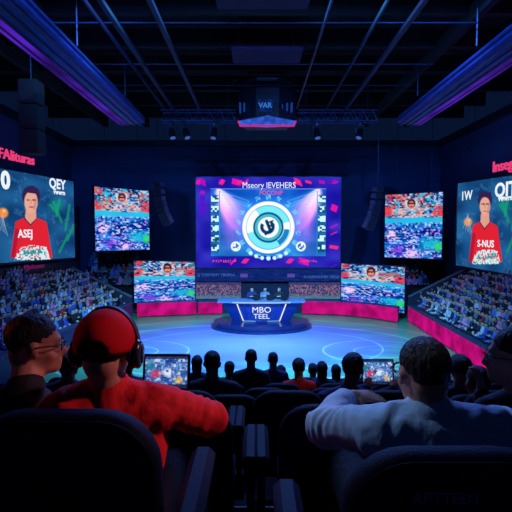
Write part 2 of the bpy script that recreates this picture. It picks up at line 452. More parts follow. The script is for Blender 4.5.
    for (p, q, w) in (((-.02, -.07), (.02, .03), .016), ((.02, .03), (-.03, .075), .012), ((.0, -.01), (.06, -.03), .01), ((-.01, -.05), (.05, -.075), .008)):
        img = blend(img, seg(X, V, (cx+p[0], cy+p[1]), (cx+q[0], cy+q[1]), w), (20, 55, 95))
    for sx in (-1, 1):
        dd = np.hypot(X-cx-sx*.36, V-.765); img = blend(img, sm(dd-.055, .01), (225, 245, 255)); img = blend(img, sm(dd-.035, .01)*(cellr(U, V, 80, 60, 3) > .45), (40, 110, 180))
    for k in range(-3, 4):
        a = math.pi/2+k*.2; img = blend(img, sm(np.hypot(X-cx-.345*math.cos(a), V-cy-.345*math.sin(a))-.022, .01), (200, 235, 250))
    img = blend(img, sm(np.abs(V-.13)-.003, .004)*((U > .1) & (U < .9)), (120, 170, 240))
    img = np.clip((img-110)*1.16+112, 0, 255)
    img = scribble(img, .11, .915, .17, .028, (255, 70, 150), 3, U, V, 10); img = scribble(img, .72, .915, .12, .028, (255, 70, 150), 4, U, V, 7)
    img = blend(img, poly(U, V, [(.31, .95), (.335, .90), (.37, .905), (.345, .955)]), (240, 40, 150))
    img = blend(img, poly(U, V, [(.62, .95), (.645, .90), (.68, .905), (.655, .955)]), (240, 40, 150))
    return img
A, B, z0, z1 = rect(196.5, 177, 341, 267.5, YM)
ms, disp, d, n = screen('main_screen', 'huge central screen showing a round white and cyan emblem above the stage', A, B, (z0, z1), (z0, z1), 330, 208, paint_main, .4)
def W3(px, py, Y, dy=-.03): q = P(px, py, Y); q.y += dy; return q
put_text('title_lettering', 'Mseory IEVEHERS', .50, M_white, disp, W3(269, 185.5, YM), (1, 0, 0), extrude=.008, sx=.87)
put_text('subtitle_lettering', 'FOCONP', .36, emat('lit rose', (255, 70, 130)), disp, W3(271, 193, YM), (1, 0, 0), extrude=.008, sx=.95)
# crowd mosaic screens
def face(img, px, py, cx, cy, s, skin=(215, 150, 135)):
    img = blend(img, sm(np.hypot((px-cx)/1.0, (py-cy)/1.25)-s*1.35, s*.3), (70, 40, 60))
    img = blend(img, sm(np.hypot((px-cx)/1.0, (py-cy-s*.3)/1.25)-s, s*.3), skin)
    for e in (-.4, .4): img = blend(img, sm(np.hypot(px-cx-e*s, (py-cy-.1*s)*1.6)-s*.2, s*.15), (50, 30, 50))
    return blend(img, sm(np.hypot((px-cx)*.7, (py-cy-s*.95)*1.8)-s*.25, s*.15), (120, 40, 60))
def paint_mosaic(seed, fx=.5):
    def f(U, V, px, py):
        c1 = cellr(U, V, 26, 26, seed); c2 = cellr(U, V, 40, 42, seed+1); n = nz2(U, V*1.6, 6, seed); n3 = nz2(U, V*1.8, 15, seed+3); n4 = nz2(U, V*2.4, 26, seed+7); n5 = nz2(U*.5, V*3, 16, seed+9)
        img = np.stack([40+70*n3*n, 85+90*n, 150+75*n3], -1)
        top = (V < .37).astype(float)
        img = blend(img, top*sm(.56-n3, .1)*.85, (28, 46, 96)); img = blend(img, top*sm(.60-n4, .08)*.9, (205, 215, 235)); img = blend(img, top*sm(.66-n, .1)*(c2 > .3)*.8, (225, 110, 100)); img = blend(img, top*(c2 < .16)*.8, (35, 50, 100))
        img = blend(img, top*(V > .22)*(n4 > .42)*.75, (225, 190, 190)); img = blend(img, top*(c1 > .9)*.9, (70, 190, 225))
        for cx_, cy_, rr in ((.04, .28, .09), (.95, .30, .11), (.08, .06, .06)): img = blend(img, sm(np.hypot(U-cx_, V-cy_)-rr, .05)*(n4 > .35)*.85, (225, 70, 80))
        def band(y0, y1, col, k=1.):
            nonlocal img
            img = blend(img, ((V+.03*(n-.5) >= y0) & (V+.03*(n-.5) < y1))*k, col)
        band(.37, .47, (70, 195, 228), .85); band(.47, .55, (24, 116, 196), .9); band(.55, .72, (18, 66, 156), .95); band(.72, 1.02, (34, 92, 190), .95)
        low = (V > .45).astype(float)
        img = blend(img, low*sm(.60-n5, .12)*.7, (60, 160, 225)); img = blend(img, low*sm(n5-.3, .1)*.6, (12, 40, 120))
        img = blend(img, low*sm(.70-n4, .06)*.9, (200, 215, 245)); img = blend(img, low*(c2 > .93)*.9, (190, 130, 225)); img = blend(img, low*(c2 < .06)*.8, (10, 26, 80))
        img = blend(img, sm(np.hypot((U-.13)*.8, V-.64)-.09, .07)*(n4 > .42), (225, 200, 240))
        img = blend(img, sm(np.hypot((U-.5)*.45, V-.94)-.06, .06)*(n4 > .4), (225, 190, 235)); img = blend(img, sm(np.hypot((U-.24)*.6, V-.88)-.07, .07)*(n4 > .38)*.85, (150, 80, 215))
        img = blend(img, sm(np.hypot((U-.82)*.4, (V-.78))-.08, .08)*.85, (50, 185, 210)); img = blend(img, sm(np.hypot((U-.94), (V-.82)*.8)-.06, .05)*.85, (80, 210, 120))
        w = px.max()-px.min(); h = py.max()-py.min(); X0 = px.min()+w*fx; Y0 = py.min()+h*.17
        img = blend(img, sm(np.hypot((px-X0)/1.25, py-Y0)-w*.10, w*.06)*(c2 > .15), (210, 205, 220))
        img = blend(img, sm(np.hypot(px-X0, (py-Y0)/1.15)-w*.07, 1.2), (70, 40, 60)); img = blend(img, sm(np.hypot(px-X0, (py-Y0-w*.02)/1.2)-w*.05, 1.2), (220, 150, 130))
        for e_ in (-.4, .4): img = blend(img, seg(px, py, (X0+e_*w*.06-1, Y0+.2), (X0+e_*w*.06+1, Y0-.2), .7), (60, 30, 50))
        img = blend(img, seg(px, py, (X0-1, Y0+w*.055), (X0+1, Y0+w*.055), .5), (160, 50, 60))
        g_ = img.mean(-1, keepdims=True); img = g_+(img-g_)*1.02; img = (img-118)*1.24+106
        return np.clip(img, 4, 255)
    return f
def two(px0, t0, b0, Y0, px1, t1, b1, Y1):
    a0 = P(px0, b0, Y0); a1 = P(px0, t0, Y0); c0 = P(px1, b1, Y1); c1 = P(px1, t1, Y1)
    return (a0.x, Y0), (c0.x, Y1), (a0.z, a1.z), (c0.z, c1.z)
for (lab, q, sd, fx) in (
    ('upper left hanging screen showing a crowd and a face, beside the player screen', two(95.5, 186.5, 251, 26.5, 149.5, 191, 249.5, 29.0), 3, .5),
    ('upper right hanging screen showing a crowd and a face, right of the central screen', two(384.5, 195, 257, 28.6, 441.5, 192, 259, 27.0), 11, .46),
    ('lower left screen showing a crowd, standing over the magenta board left of the desk', two(134.5, 261, 302.5, 26.8, 195, 262, 300, 27.0), 21, .55),
    ('lower right screen showing a crowd, standing over the magenta board right of the desk', two(341, 263.5, 303.5, 26.8, 404, 267.5, 313, 25.4), 33, .47)):
    screen('video_screen', lab, *q, 84, 88, paint_mosaic(sd, fx), .2, .05, hang='hanging' in lab)
# player screens
def paint_player(side):
    def f(U, V, px, py):
        n = nz2(U, V, 6, 3); n2 = nz2(U, V, 22, 8); c = cellr(U, V, 80, 60, 4)
        img = np.stack([8+26*n, 46+56*n, 96+62*n], -1)
        img = blend(img, (n2 > .72)*.35*(c > .4), (70, 140, 190))
        cx = 31.5 if side < 0 else 485.5; k = 1 if side < 0 else .8
        g = cx+(22 if side < 0 else 17)
        for (a, b_, c2, d2) in ((0, 202, 8, 222), (6, 200, 3, 216), (16, 205, 12, 230), (14, 236, 6, 252), (20, 225, 14, 240), (-3, 205, 4, 214)):
            img = blend(img, seg(px, py, (g+a*k, b_), (g+c2*k, d2), 1.3)*.75, (24, 150, 110))
        img = blend(img, sm(np.hypot(px-g-3*k, (py-205))-7, 7)*.35, (20, 180, 140))
        ox = 3 if side < 0 else 468; img = blend(img, sm(np.hypot(px-ox, py-(213 if side < 0 else 222))-5.2*k, 2), (240, 140, 70)); img = blend(img, sm(np.hypot(px-ox-1, py-(211 if side < 0 else 220))-1.6*k, 1.5), (250, 200, 130))
        for j in range(5): img = blend(img, seg(px, py, (ox, 214+j), (ox+(j-2)*2.4, 228+j*2), .3)*.7, (170, 190, 210))
        # jersey
        T = 218 if side < 0 else 222
        img = blend(img, poly(px, py, [(cx-8*k, T), (cx-16*k, T+4), (cx-21*k, T+40), (cx+21*k, T+40), (cx+15*k, T+4), (cx+6*k, T)]), (225, 34, 52))
        img = blend(img, poly(px, py, [(cx-16*k, T+10), (cx-21*k, T+40), (cx-17*k, T+40), (cx-12*k, T+12)])*.6, (150, 16, 50))
        img = blend(img, poly(px, py, [(cx-8*k, T), (cx-1, T+8), (cx+6*k, T), (cx+4*k, T-2), (cx-6*k, T-2)]), (40, 40, 70))
        img = blend(img, poly(px, py, [(cx-5.5*k, T-9), (cx-6.5*k, T), (cx-1, T+6), (cx+5*k, T), (cx+4.5*k, T-9)]), (225, 160, 140))
        hy = T-18
        img = blend(img, sm(np.hypot((px-cx+.5), (py-hy+4)/1.15)-9.0*k, 1.5), (48, 30, 70))
        img = blend(img, sm(np.hypot((px-cx+.5)/.78, (py-hy-2)/1.32)-8.6*k, 1.2), (232, 170, 150))
        img = blend(img, poly(px, py, [(cx-8*k, hy-2), (cx-7*k, hy-12), (cx+7*k, hy-12), (cx+7.5*k, hy-2), (cx+5*k, hy-6), (cx-4*k, hy-7)]), (52, 32, 80))
        for e in (-3, 2.5): img = blend(img, seg(px, py, (cx+e*k-1.3, hy), (cx+e*k+1.3, hy), .5), (50, 25, 40))
        img = blend(img, seg(px, py, (cx-.3, hy+1), (cx-.6, hy+4), .4)*.5, (170, 90, 90)); img = blend(img, seg(px, py, (cx-2.2*k, hy+7), (cx+1.8*k, hy+7), .45), (150, 50, 60))
        img = blend(img, poly(px, py, [(cx+3.5*k, hy-2), (cx+5.6*k, hy-1), (cx+4*k, hy+9), (cx+1.5*k, hy+10)])*.35, (150, 90, 120))
        # white caption block at the waist
        img = blend(img, poly(px, py, [(cx-12*k, T+30), (cx, T+27), (cx+15*k, T+29), (cx+19*k, T+42), (cx-17*k, T+42)])*(c > .3), (205, 240, 245))
        img = blend(img, poly(px, py, [(cx-10*k, T+32), (cx+13*k, T+31), (cx+14*k, T+37), (cx-12*k, T+37)])*(cellr(U, V, 60, 50, 9) > .5), (40, 150, 160))
        return img
    return f
a0 = P(75, 257.5, 26); a1 = P(75, 181.5, 26); b0 = P(0, 263, 20.4); b1 = P(0, 168, 20.4)
e = 1.33
def ext(p, q, t): return p+(q-p)*t
lb0, lb1 = ext(a0, b0, e), ext(a1, b1, e)
LS, LD, Ld, Ln = screen('player_screen', 'large left wall screen showing a player in a red jersey', (lb0.x, lb0.y), (a0.x, a0.y), (lb0.z, lb1.z), (a0.z, a1.z), 200, 120, paint_player(-1), .25, .1)
a0r = P(456, 265, 25.9); a1r = P(456, 183.5, 25.9); b0r = P(512, 274.5, 21.2); b1r = P(512, 175, 21.2); 
rb0, rb1 = ext(a0r, b0r, 1.35), ext(a1r, b1r, 1.35)
RS, RD, Rd, Rn = screen('player_screen', 'large right wall screen showing a player in a red jersey', (a0r.x, a0r.y), (rb0.x, rb0.y), (a0r.z, a1r.z), (rb0.z, rb1.z), 190, 120, paint_player(1), .25, .1)
def on_plane(px, py, p, q, out=.03):
    """point where the camera ray meets the upright plane through p and q"""
    r = P(px, py, 10.0); dx, dy = q[0]-p[0], q[1]-p[1]
    t = (p[0]*dy-p[1]*dx)/(r.x*dy-r.y*dx)
    n_ = Vector((dy, -dx, 0)).normalized()
    if n_.dot(Vector((0, 0, 5))-Vector((p[0], p[1], 5))) < 0: n_ = -n_
    return Vector((r.x*t, r.y*t, 5+(r.z-5)*t))+n_*out
PL = ((lb0.x, lb0.y), (a0.x, a0.y)); PR = ((a0r.x, a0r.y), (rb0.x, rb0.y))
put_text('caption_lettering', 'QEY', .72, M_white, LD, on_plane(57, 184.5, *PL), Ld, bold=.02, sx=1.0)
put_text('caption_lettering', 'vwwrn', .36, M_white, LD, on_plane(59, 192.5, *PL), Ld, bold=.012)
put_text('score_lettering', '0', 1.1, M_white, LD, on_plane(5, 181, *PL), Ld, bold=.05, sx=1.0)
put_text('jersey_lettering', 'ASEJ', .55, M_white, LD, on_plane(25, 234, *PL), Ld, bold=.01)
put_text('caption_lettering', 'QIT', .95, M_white, RD, on_plane(506, 190, *PR), Rd, bold=.03)
put_text('caption_lettering', 'vwwrnn', .36, M_white, RD, on_plane(507, 198, *PR), Rd, bold=.012)
put_text('score_lettering', '1W', .7, M_white, RD, on_plane(467, 196, *PR), Rd, bold=.01)
put_text('jersey_lettering', 'S-NUS', .5, M_white, RD, on_plane(486, 244, *PR), Rd, bold=.01)
# pink neon signs over the player screens
def neon(txt, px, py, pl, dr, size, lab):
    c = on_plane(px, py, *pl, out=.12); t = thing('neon_sign', lab, 'sign', c)
    put_text('lettering', txt, size, emat('neon pink', (235, 60, 120), 1.0), t, c, dr, bold=.008, extrude=.03, sx=1.0)
    L_ = size*len(txt)*.30; drv = Vector(dr)
    mb = MB()
    for zz in (-.45, .45): mb.bar(c-drv*L_+Vector((0, 0, zz*size))-Vector((0, 0, 0)), c+drv*L_+Vector((0, 0, zz*size)), .03)
    mb.v = [tuple(Vector(v)+(Vector((c.x, c.y, 0)).normalized()*.06)) for v in mb.v]
    part('rail', mb, M_frame, t)
neon('LsAFAlituras', 7, 155.5, PL, Ld, .66, 'pink neon lettering above the left player screen')
neon('Insegis', 508, 165, PR, Rd, .74, 'pink neon lettering above the right player screen')
# dark ledges under the player screens
for sg, (A_, B_), z_, lab in ((-1, PL, lb0.z, 'dark ledge under the left player screen with small pink lettering'), (1, PR, a0r.z, 'dark ledge under the right player screen')):
    p = Vector((A_[0], A_[1], 0)); q = Vector((B_[0], B_[1], 0)); dd = (q-p).normalized(); nn = Vector((dd.y, -dd.x, 0))
    zA_ = min(lb0.z, a0.z) if sg < 0 else min(a0r.z, rb0.z)
    M4 = frame_matrix(((p+q)/2+Vector((0, 0, zA_-.42))), dd, (0, 0, 1))
    t = thing('ledge', lab, 'ledge', (p+q)/2+Vector((0, 0, zA_-.42)))
    part('fascia', MB().box((0, 0, -.05), ((q-p).length+.2, .5, .3), 0, M4, .03), M_frame, t)
    if sg < 0: put_text('lettering', 'MJolioseee', .34, emat('dim pink', (120, 24, 100)), t, on_plane(32, 266.5, *PL, out=.14), dd)
# fascia band and boards under the main screen
A, B, z0, z1 = rect(193, 269, 343, 281, 27.6)
t, dsp, _, _ = screen('fascia_board', 'long dark blue lettered band under the central screen', A, B, (z0, z1), (z0, z1), 200, 16,
    lambda U, V, px, py: np.stack([8+14*nz2(U, V, 30, 1), 26+26*nz2(U, V, 30, 1), 92+40*nz2(U, V, 30, 1)], -1), .2, .03, hang=False, cat='led board')
M_fb = emat('band text', (70, 110, 190))
put_text('lettering', 'Q COSTGHT TBORSA', .24, M_fb, dsp, W3(216, 275, 27.6), (1, 0, 0)); put_text('lettering', 'X-IGERNOMES VEGA DGR', .24, M_fb, dsp, W3(326, 277, 27.6), (1, 0, 0))
for px in (244, 291):
    part('badge', MB().box(W3(px, 275.5, 27.6), (.45, .04, .22)), emat('badge violet', (90, 70, 160)), dsp)
def paint_low(seed):
    def f(U, V, px, py):
        c = cellr(U, V, 90, 16, seed); c2 = cellr(U, V, 50, 10, seed+2); n = nz2(U*3, V, 5, seed)
        img = np.stack([44+34*n, 48+34*n, 104+30*n], -1); img = blend(img, (c > .66)*.85, (150, 124, 150)); img = blend(img, (c2 > .88)*.7, (165, 84, 96)); img = blend(img, (c < .3)*.8, (24, 36, 88))
        img = blend(img, (V > .78).astype(float)*.8, (90, 150, 180)); img = blend(img, (V < .14).astype(float)*.7, (60, 50, 110)); return img
    return f
for (a, b_, sd, lab) in ((194, 241, 2, 'low wide screen showing rows of people, left of the casters'), (289, 343, 7, 'low wide screen showing rows of people, right of the casters')):
    A, B, z0, z1 = rect(a, 282.5, b_, 299, 27.5)
    screen('low_screen', lab, A, B, (z0, z1), (z0, z1), 110, 30, paint_low(sd), .2, .03, hang=False)
    for px in (a+4, b_-4):
        pass
# stage riser on which the screens and boards stand
q0 = P(134, 312, 27.9)
b = MB().box((0, 29.0, .55), (19.0, 3.0, 1.1)); b.box((0, 27.95, 1.45), (9.6, .5, .72))
struct('trim_5', b, M_stand, label='dark riser behind the arena floor')
# magenta LED boards: back barrier
def board(name, pts, z0, z1, lab, m=None, group=None, txt=False):
    base = Vector((pts[0][0], pts[0][1], z0)); t = thing(name, lab, 'led board', base, group)
    mb = MB(); mf = MB()
    for (x0, y0), (x1, y1) in zip(pts[:-1], pts[1:]):
        p = Vector((x0, y0, 0)); q = Vector((x1, y1, 0)); dd = (q-p).normalized(); nn = Vector((dd.y, -dd.x, 0)); L_ = (q-p).length
        mb.bar(p+Vector((0, 0, (z0+z1)/2))+nn*.05, q+Vector((0, 0, (z0+z1)/2))+nn*.05, .06, z1-z0-.08)
        mf.bar(p+Vector((0, 0, z1))-nn*.03, q+Vector((0, 0, z1))-nn*.03, .3, .08); mf.bar(p+Vector((0, 0, (z0+z1)/2))-nn*.08, q+Vector((0, 0, (z0+z1)/2))-nn*.08, .16, z1-z0)
    part('led_face', mb, m or M_mag, t, smooth=False); part('housing', mf, M_bluesteel, t, smooth=False); return t
def XY(px, Y): return (P(px, 300, Y).x, Y)
board('led_barrier', [XY(137, 26.2), XY(196, 27.0)], 0.02, .86, 'magenta lit barrier left of the stage desk')
board('led_barrier', [XY(198, 27.0), XY(222, 27.2)], 0.02, .8, 'short magenta lit barrier piece directly left of the desk')
board('led_barrier', [XY(302, 27.2), XY(340, 26.8), XY(372, 25.8), XY(398, 24.6)], 0.02, .86, 'curved magenta lit barrier right of the stage desk')
# ------------------------------------------------------------------ caster desk on its platform
YD = 23.0; xd = P(261.5, 320, YD).x
t = thing('stage_platform', 'low dark oval platform under the presenter desk', 'platform', (xd, YD+.6, 0))
def oval(rx, ry, n=48): return [(xd+rx*math.cos(2*math.pi*i/n), YD+.6+ry*math.sin(2*math.pi*i/n)) for i in range(n)]
M_nav = mat('navy lacquer', (16, 30, 82), .3, .1, coat=.4)
part('deck', MB().prism(oval(2.5, 1.75), .06, .34, 'z'), M_nav, t); part('step', MB().prism(oval(2.66, 1.95), 0, .12, 'z'), M_nav, t)
t = thing('presenter_desk', 'blue stage desk with white lettering and slanted light lines', 'desk', (xd, YD, .34))
zt = P(261, 303, YD).z; zb = .34
b = MB(); N_ = 14; vs = []
def front(u, top):
    w = 2.02 if top else 1.5; yy = YD-.15+(.0 if top else .25)+.35*(u*u); return (xd+u*w, yy, zt if top else zb)
for i in range(N_+1):
    u = -1+2*i/N_; vs += [front(u, 0), front(u, 1)]
fs = [(2*i, 2*i+2, 2*i+3, 2*i+1) for i in range(N_)]
nb = len(vs); vs += [(xd-1.5, YD+1.0, zb), (xd-2.02, YD+1.0, zt), (xd+1.5, YD+1.0, zb), (xd+2.02, YD+1.0, zt)]
fs += [(nb, 0, 1, nb+1), (2*N_, nb+2, nb+3, 2*N_+1), (nb+2, nb, nb+1, nb+3), tuple(range(1, 2*N_+2, 2))+(nb+3, nb+1), tuple(range(2*N_, -1, -2))+(nb, nb+2)]
b.add(vs, fs); part('body', b, mat('desk panel', (24, 50, 130), .35, .1), t, smooth=False)
top = [(xd-2.3, YD+1.05), (xd-2.3, YD+.25)]+[(xd+u*2.3/1.0*.98, YD-.3+.4*u*u) for u in np.linspace(-1, 1, 15)]+[(xd+2.3, YD+.25), (xd+2.3, YD+1.05)]
part('edge_light', MB().bar((xd-1.5, YD-.12, zt+.05), (xd-.5, YD-.3, zt+.05), .03, .06).bar((xd-.5, YD-.3, zt+.05), (xd+.5, YD-.3, zt+.05), .03, .06).bar((xd+.5, YD-.3, zt+.05), (xd+1.5, YD-.12, zt+.05), .03, .06), emat('edge light', (170, 205, 235)), t)
part('desk_top', MB().prism(top, zt, zt+.09, 'z'), mat('pale desk top', (92, 122, 170), .5), t, smooth=False)
for sx in (-1, 1):
    part('light_line', MB().bar((xd+sx*1.26, YD-.07, zt-.04), (xd+sx*.94, YD+.16, zb+.04), .07, .03), M_white, t)
    part('light_line', MB().bar((xd+sx*.94, YD+.16, zb+.045), (xd+sx*.3, YD+.09, zb+.045), .03, .03), emat('line blue', (120, 190, 250)), t)
for txt, py, sz in (('MBO', 310.2, .42), ('TEEL', 316.6, .36)):
    put_text('lettering', txt, sz, M_white, t, Vector((xd, YD-.19, P(261, py, YD-.19).z)), (1, 0, 0), sx=1.1)
# ------------------------------------------------------------------ people
SKIN = mat('skin', (196, 138, 112), .5, var=.06, scale=30, bump=.05, bscale=120)
SKIN2 = mat('skin tan', (150, 100, 78), .5, var=.06, scale=30)
HAIR = mat('dark hair', (20, 15, 16), .55, bump=.9, bscale=90, aniso=(1, 1, .25))
JEANS = mat('dark trousers', (9, 11, 20), .85, bump=.3)
def cloth(name, rgb, rough=.8, bump=.35): return mat(name, rgb, rough, var=.08, scale=12, bump=bump, bscale=22, aniso=(1, 1, .6))
def Rz(a): return Matrix.Rotation(a, 3, 'Z')
def head_R(yaw, pitch=0, roll=0): return Matrix.Rotation(math.radians(yaw), 3, 'Z') @ Matrix.Rotation(math.radians(roll), 3, 'Y') @ Matrix.Rotation(math.radians(pitch), 3, 'X')
def add_head(b, c, R, neck, s=1.0):
    c = Vector(c); T = lambda p: c+R @ (Vector(p)*s)
    E = lambda p, r, R2=None: b.ell(T(p), tuple(x*s for x in r), R if R2 is None else R @ R2)
    E((0, -.012, .035), (.075, .095, .085)); E((0, .02, -.03), (.062, .072, .078)); E((0, .066, -.085), (.034, .03, .026))
    E((0, .03, -.07), (.05, .055, .045)); E((0, -.045, -.02), (.062, .055, .07))
    b.caps(T((0, .086, .012)), T((0, .106, -.028)), .010*s, .015*s); b.caps(T((-.028, .078, .028)), T((.028, .078, .028)), .014*s)
    b.caps(T((-.016, .088, -.058)), T((.016, .088, -.058)), .009*s); b.caps(T((-.013, .086, -.068)), T((.013, .086, -.068)), .009*s)
    for sx in (-1, 1):
        E((sx*.078, -.005, -.005), (.007, .019, .031), Matrix.Rotation(math.radians(sx*-14), 3, 'Z')); E((sx*.082, -.014, .004), (.006, .012, .02), Matrix.Rotation(math.radians(sx*-30), 3, 'Z'))
        E((sx*.04, .05, -.03), (.024, .028, .026))
    b.caps(T((0, -.022, -.05)), neck, .056*s, .062*s)
def add_hand(b, w, d, nrm, curl=.5, side=1, s=1.0, voxel_r=.0088):
    """w wrist, d finger direction, nrm palm normal, side: thumb side sign along d x nrm"""
    w = Vector(w); d = Vector(d).normalized(); nrm = (Vector(nrm)-d*Vector(nrm).dot(d)).normalized(); sd = d.cross(nrm)*side
    M3 = Matrix((sd, d, nrm)).transposed()
    b.ell(w+d*.05*s, (.041*s, .056*s, .017*s), M3); b.caps(w-d*.02*s, w+d*.03*s, .026*s, .028*s)
    for i, L_ in enumerate((.074, .084, .078, .060)):
        o = w+d*(.088-.004*abs(i-1.4))*s+sd*(.031-.0205*i)*s; dr = (d+sd*(.10-.075*i)).normalized()
        p = o; ang = curl*.55
        for seg_, (l, r) in enumerate(((.46, 1.0), (.3, .92), (.24, .84))):
            dd = (dr*math.cos(ang)+nrm*math.sin(ang)).normalized(); q = p+dd*L_*l*s; b.caps(p, q, voxel_r*r*s, voxel_r*r*.93*s, 10, 3); p = q; ang += curl*.75
    o = w+d*.025*s+sd*.03*s; m_ = o+(d*.55+sd*.7+nrm*.3).normalized()*.042*s; e_ = m_+(d*.85+sd*.25+nrm*.35).normalized()*.034*s
    b.caps(o, m_, .013*s, .0105*s); b.caps(m_, e_, .0105*s, .009*s)
def limb(b, pts, rs):
    for p, q, r1, r2 in zip(pts[:-1], pts[1:], rs[:-1], rs[1:]): b.caps(p, q, r1, r2)
def torso(b, J, g=0.0, s=1.0):
    """torso from hip centre to neck base, following the shoulder line"""
    hip, neck, sl, sr = J['hip'], J['neck'], J['sl'], J['sr']
    ax = (neck-hip).normalized(); lat = (sr-sl); lat = (lat-ax*lat.dot(ax)).normalized(); fw = ax.cross(lat)*-1
    R = Matrix((lat, fw if fw.y > 0 or True else -fw, ax)).transposed()
    if R.determinant() < 0: R = Matrix((lat, -fw, ax)).transposed()
    H = (neck-hip).length; mid = (sl+sr)/2
    b.ell(hip+ax*.02, (.165*s+g, .118*s+g, .12*s+g), R); b.ell(hip+ax*H*.34, (.138*s+g, .10*s+g, .16*s+g), R)
    ch = hip.lerp(mid, .68); b.ell(ch, (.160*s+g, .112*s+g, .185*s+g), R)
    b.caps(sl.lerp(sr, .06)-ax*.02, sl.lerp(sr, .94)-ax*.02, .066*s+g, .066*s+g, 16)
    nb = neck-ax*.015
    for sh in (sl, sr): b.caps(nb-ax*.01, nb.lerp(sh, .86)-ax*.0, .05*s+g, .048*s+g, 16)
def person(name, label, J, shirt, hair='short', skin=SKIN, vox=.010, group=None, yaw=0, pitch=0, roll=0, s=1.0, hands=('o', 'o'),
           trouser=JEANS, sleeves=True, folds=.004, collar=True, cloth_g=.014, hs=1.0, eyes=False, cat='person', hcurl=.6):
    J = {k: Vector(v) for k, v in J.items()}
    base = Vector((J['hip'].x, J['hip'].y, J['floor'].z)); t = thing(name, label, cat, base, group)
    R = head_R(yaw, pitch, roll); b = MB()
    add_head(b, J['head'], R, J['neck'], hs*1.0)
    torso(b, J, 0, s)
    for e in 'lr':
        limb(b, [J['s'+e], J['e'+e], J['w'+e]], [.052*s, .041*s, .029*s])
        hd = J.get('hd'+e, (J['w'+e]-J['e'+e]).normalized()); hn = J.get('hn'+e, Vector((0, 0, -1)))
        sgn = (1 if e == 'r' else -1)
        add_hand(b, J['w'+e], hd, hn, hcurl, Vector(J.get('ts'+e, (sgn, 0, 0))).x, s, .0088 if vox < .012 else vox*.9)
        hp = J['hip']+Vector(((.09 if e == 'r' else -.09), .03, 0)); limb(b, [hp, J['k'+e], J['f'+e]], [.09*s, .062*s, .042*s])
        b.ell(J['f'+e]+Vector((0, .07, -.02)), (.045, .13, .045))
    rpart('body', b, skin, t, vox, 5)
    # shirt
    b = MB(); torso(b, J, cloth_g, s)
    for e in 'lr':
        S, Ee, Wr = J['s'+e], J['e'+e], J['w'+e]
        if sleeves: limb(b, [S, Ee, Ee.lerp(Wr, .93)], [.064*s, .056*s, .042*s])
        else: limb(b, [S, S.lerp(Ee, .6)], [.066*s, .062*s])
    if collar:
        ax = (J['neck']-J['hip']).normalized(); b.caps(J['neck']-ax*.035, J['neck']+ax*.004, .078*s, .066*s, 16)
    sd = rng.uniform(0, 50)
    def fold(p):
        q = Vector((p.x*9+sd, p.y*9, p.z*9)); a = noise.noise(q+Vector((noise.noise(q*.7), 0, 0))*2)
        r = 0
        for e in 'lr':
            dE = (p-J['e'+e]).length; d2 = (p-J['s'+e]).length
            axx = (J['e'+e]-J['s'+e]).normalized(); u = (p-J['s'+e]).dot(axx)
            r += math.exp(-(dE/.11)**2)*math.sin(u*150+6*noise.noise(q*1.2))*.9+math.exp(-(d2/.12)**2)*math.sin(u*95+6*noise.noise(q))*.7
        rid = 1-abs(noise.noise(Vector((p.x*6+sd, p.y*6, p.z*3.2))))*2
        return folds*(a*.8+r*.8+rid*.8-.2)
    rpart('shirt', b, shirt, t, vox*.9, 4, fold if vox < .012 else None)
    b = MB(); hp = J['hip']
    b.ell(hp-Vector((0, 0, .01)), (.185*s, .14*s, .10*s))
    for e in 'lr':
        h2 = hp+Vector(((.09 if e == 'r' else -.09), .03, 0)); limb(b, [h2, J['k'+e], J['f'+e]+Vector((0, 0, .05))], [.105*s, .078*s, .06*s])
    rpart('trousers', b, trouser, t, max(vox, .012), 4)
    for e in 'lr': part('shoe', MB().ell(J['f'+e]+Vector((0, .075, -.025)), (.05, .145, .05)), M_blk, t)
    # hair
    c = J['head']; T = lambda p: c+R @ (Vector(p)*hs)
    if hair != 'none':
        b = MB(); E = lambda p, r: b.ell(T(p), tuple(x*hs for x in r), R)
        E((0, -.020, .050), (.0795, .0975, .083)); E((0, -.056, .010), (.065, .046, .044))
        if hair == 'full':
            E((0, .0, .075), (.08, .10, .07)); E((0, -.03, .06), (.090, .10, .085))
        if hair == 'long': E((0, -.05, -.06), (.08, .06, .11)); E((0, -.03, .03), (.09, .10, .1))
        if hair == 'capped': b = MB(); E = lambda p, r: b.ell(T(p), tuple(x*hs for x in r), R); E((0, -.056, .008), (.067, .048, .048)); E((0, -.03, .03), (.079, .09, .07))
        sp = 0.0022 if vox < .012 else 0
        hm = remesh(b, max(vox*.6, .006), 3, (lambda p: sp*(noise.noise(p*60)+.7*noise.noise(p*120))) if sp else None)
        hm.materials.clear(); hm.materials.append(HAIR); hm.transform(Matrix.Translation(-base)); obj('hair', hm, t)
    if eyes:
        for sx in (-1, 1):
            e_ = MB().ell(T((sx*.030, .080, .008)), (.0125*hs,)*3, R); e_.ell(T((sx*.030, .088, .008)), (.006*hs,)*3, R, mi=1)
            part('eye', e_, [mat('eye white', (220, 220, 220), .3), mat('iris', (30, 20, 15), .2)], t)
    return t, T, R
# --- the four people in the near row
f1 = floorz(1)
def seat_legs(x, y, fl, dx=0.0, k=.47):
    return dict(floor=(x, y, fl), hip=(x, y, fl+.52), kl=(x-.14+dx, y+.44, fl+.54), kr=(x+.14+dx, y+.44, fl+.54), fl=(x-.15+dx, y+.46, fl+.09), fr=(x+.15+dx, y+.46, fl+.09))
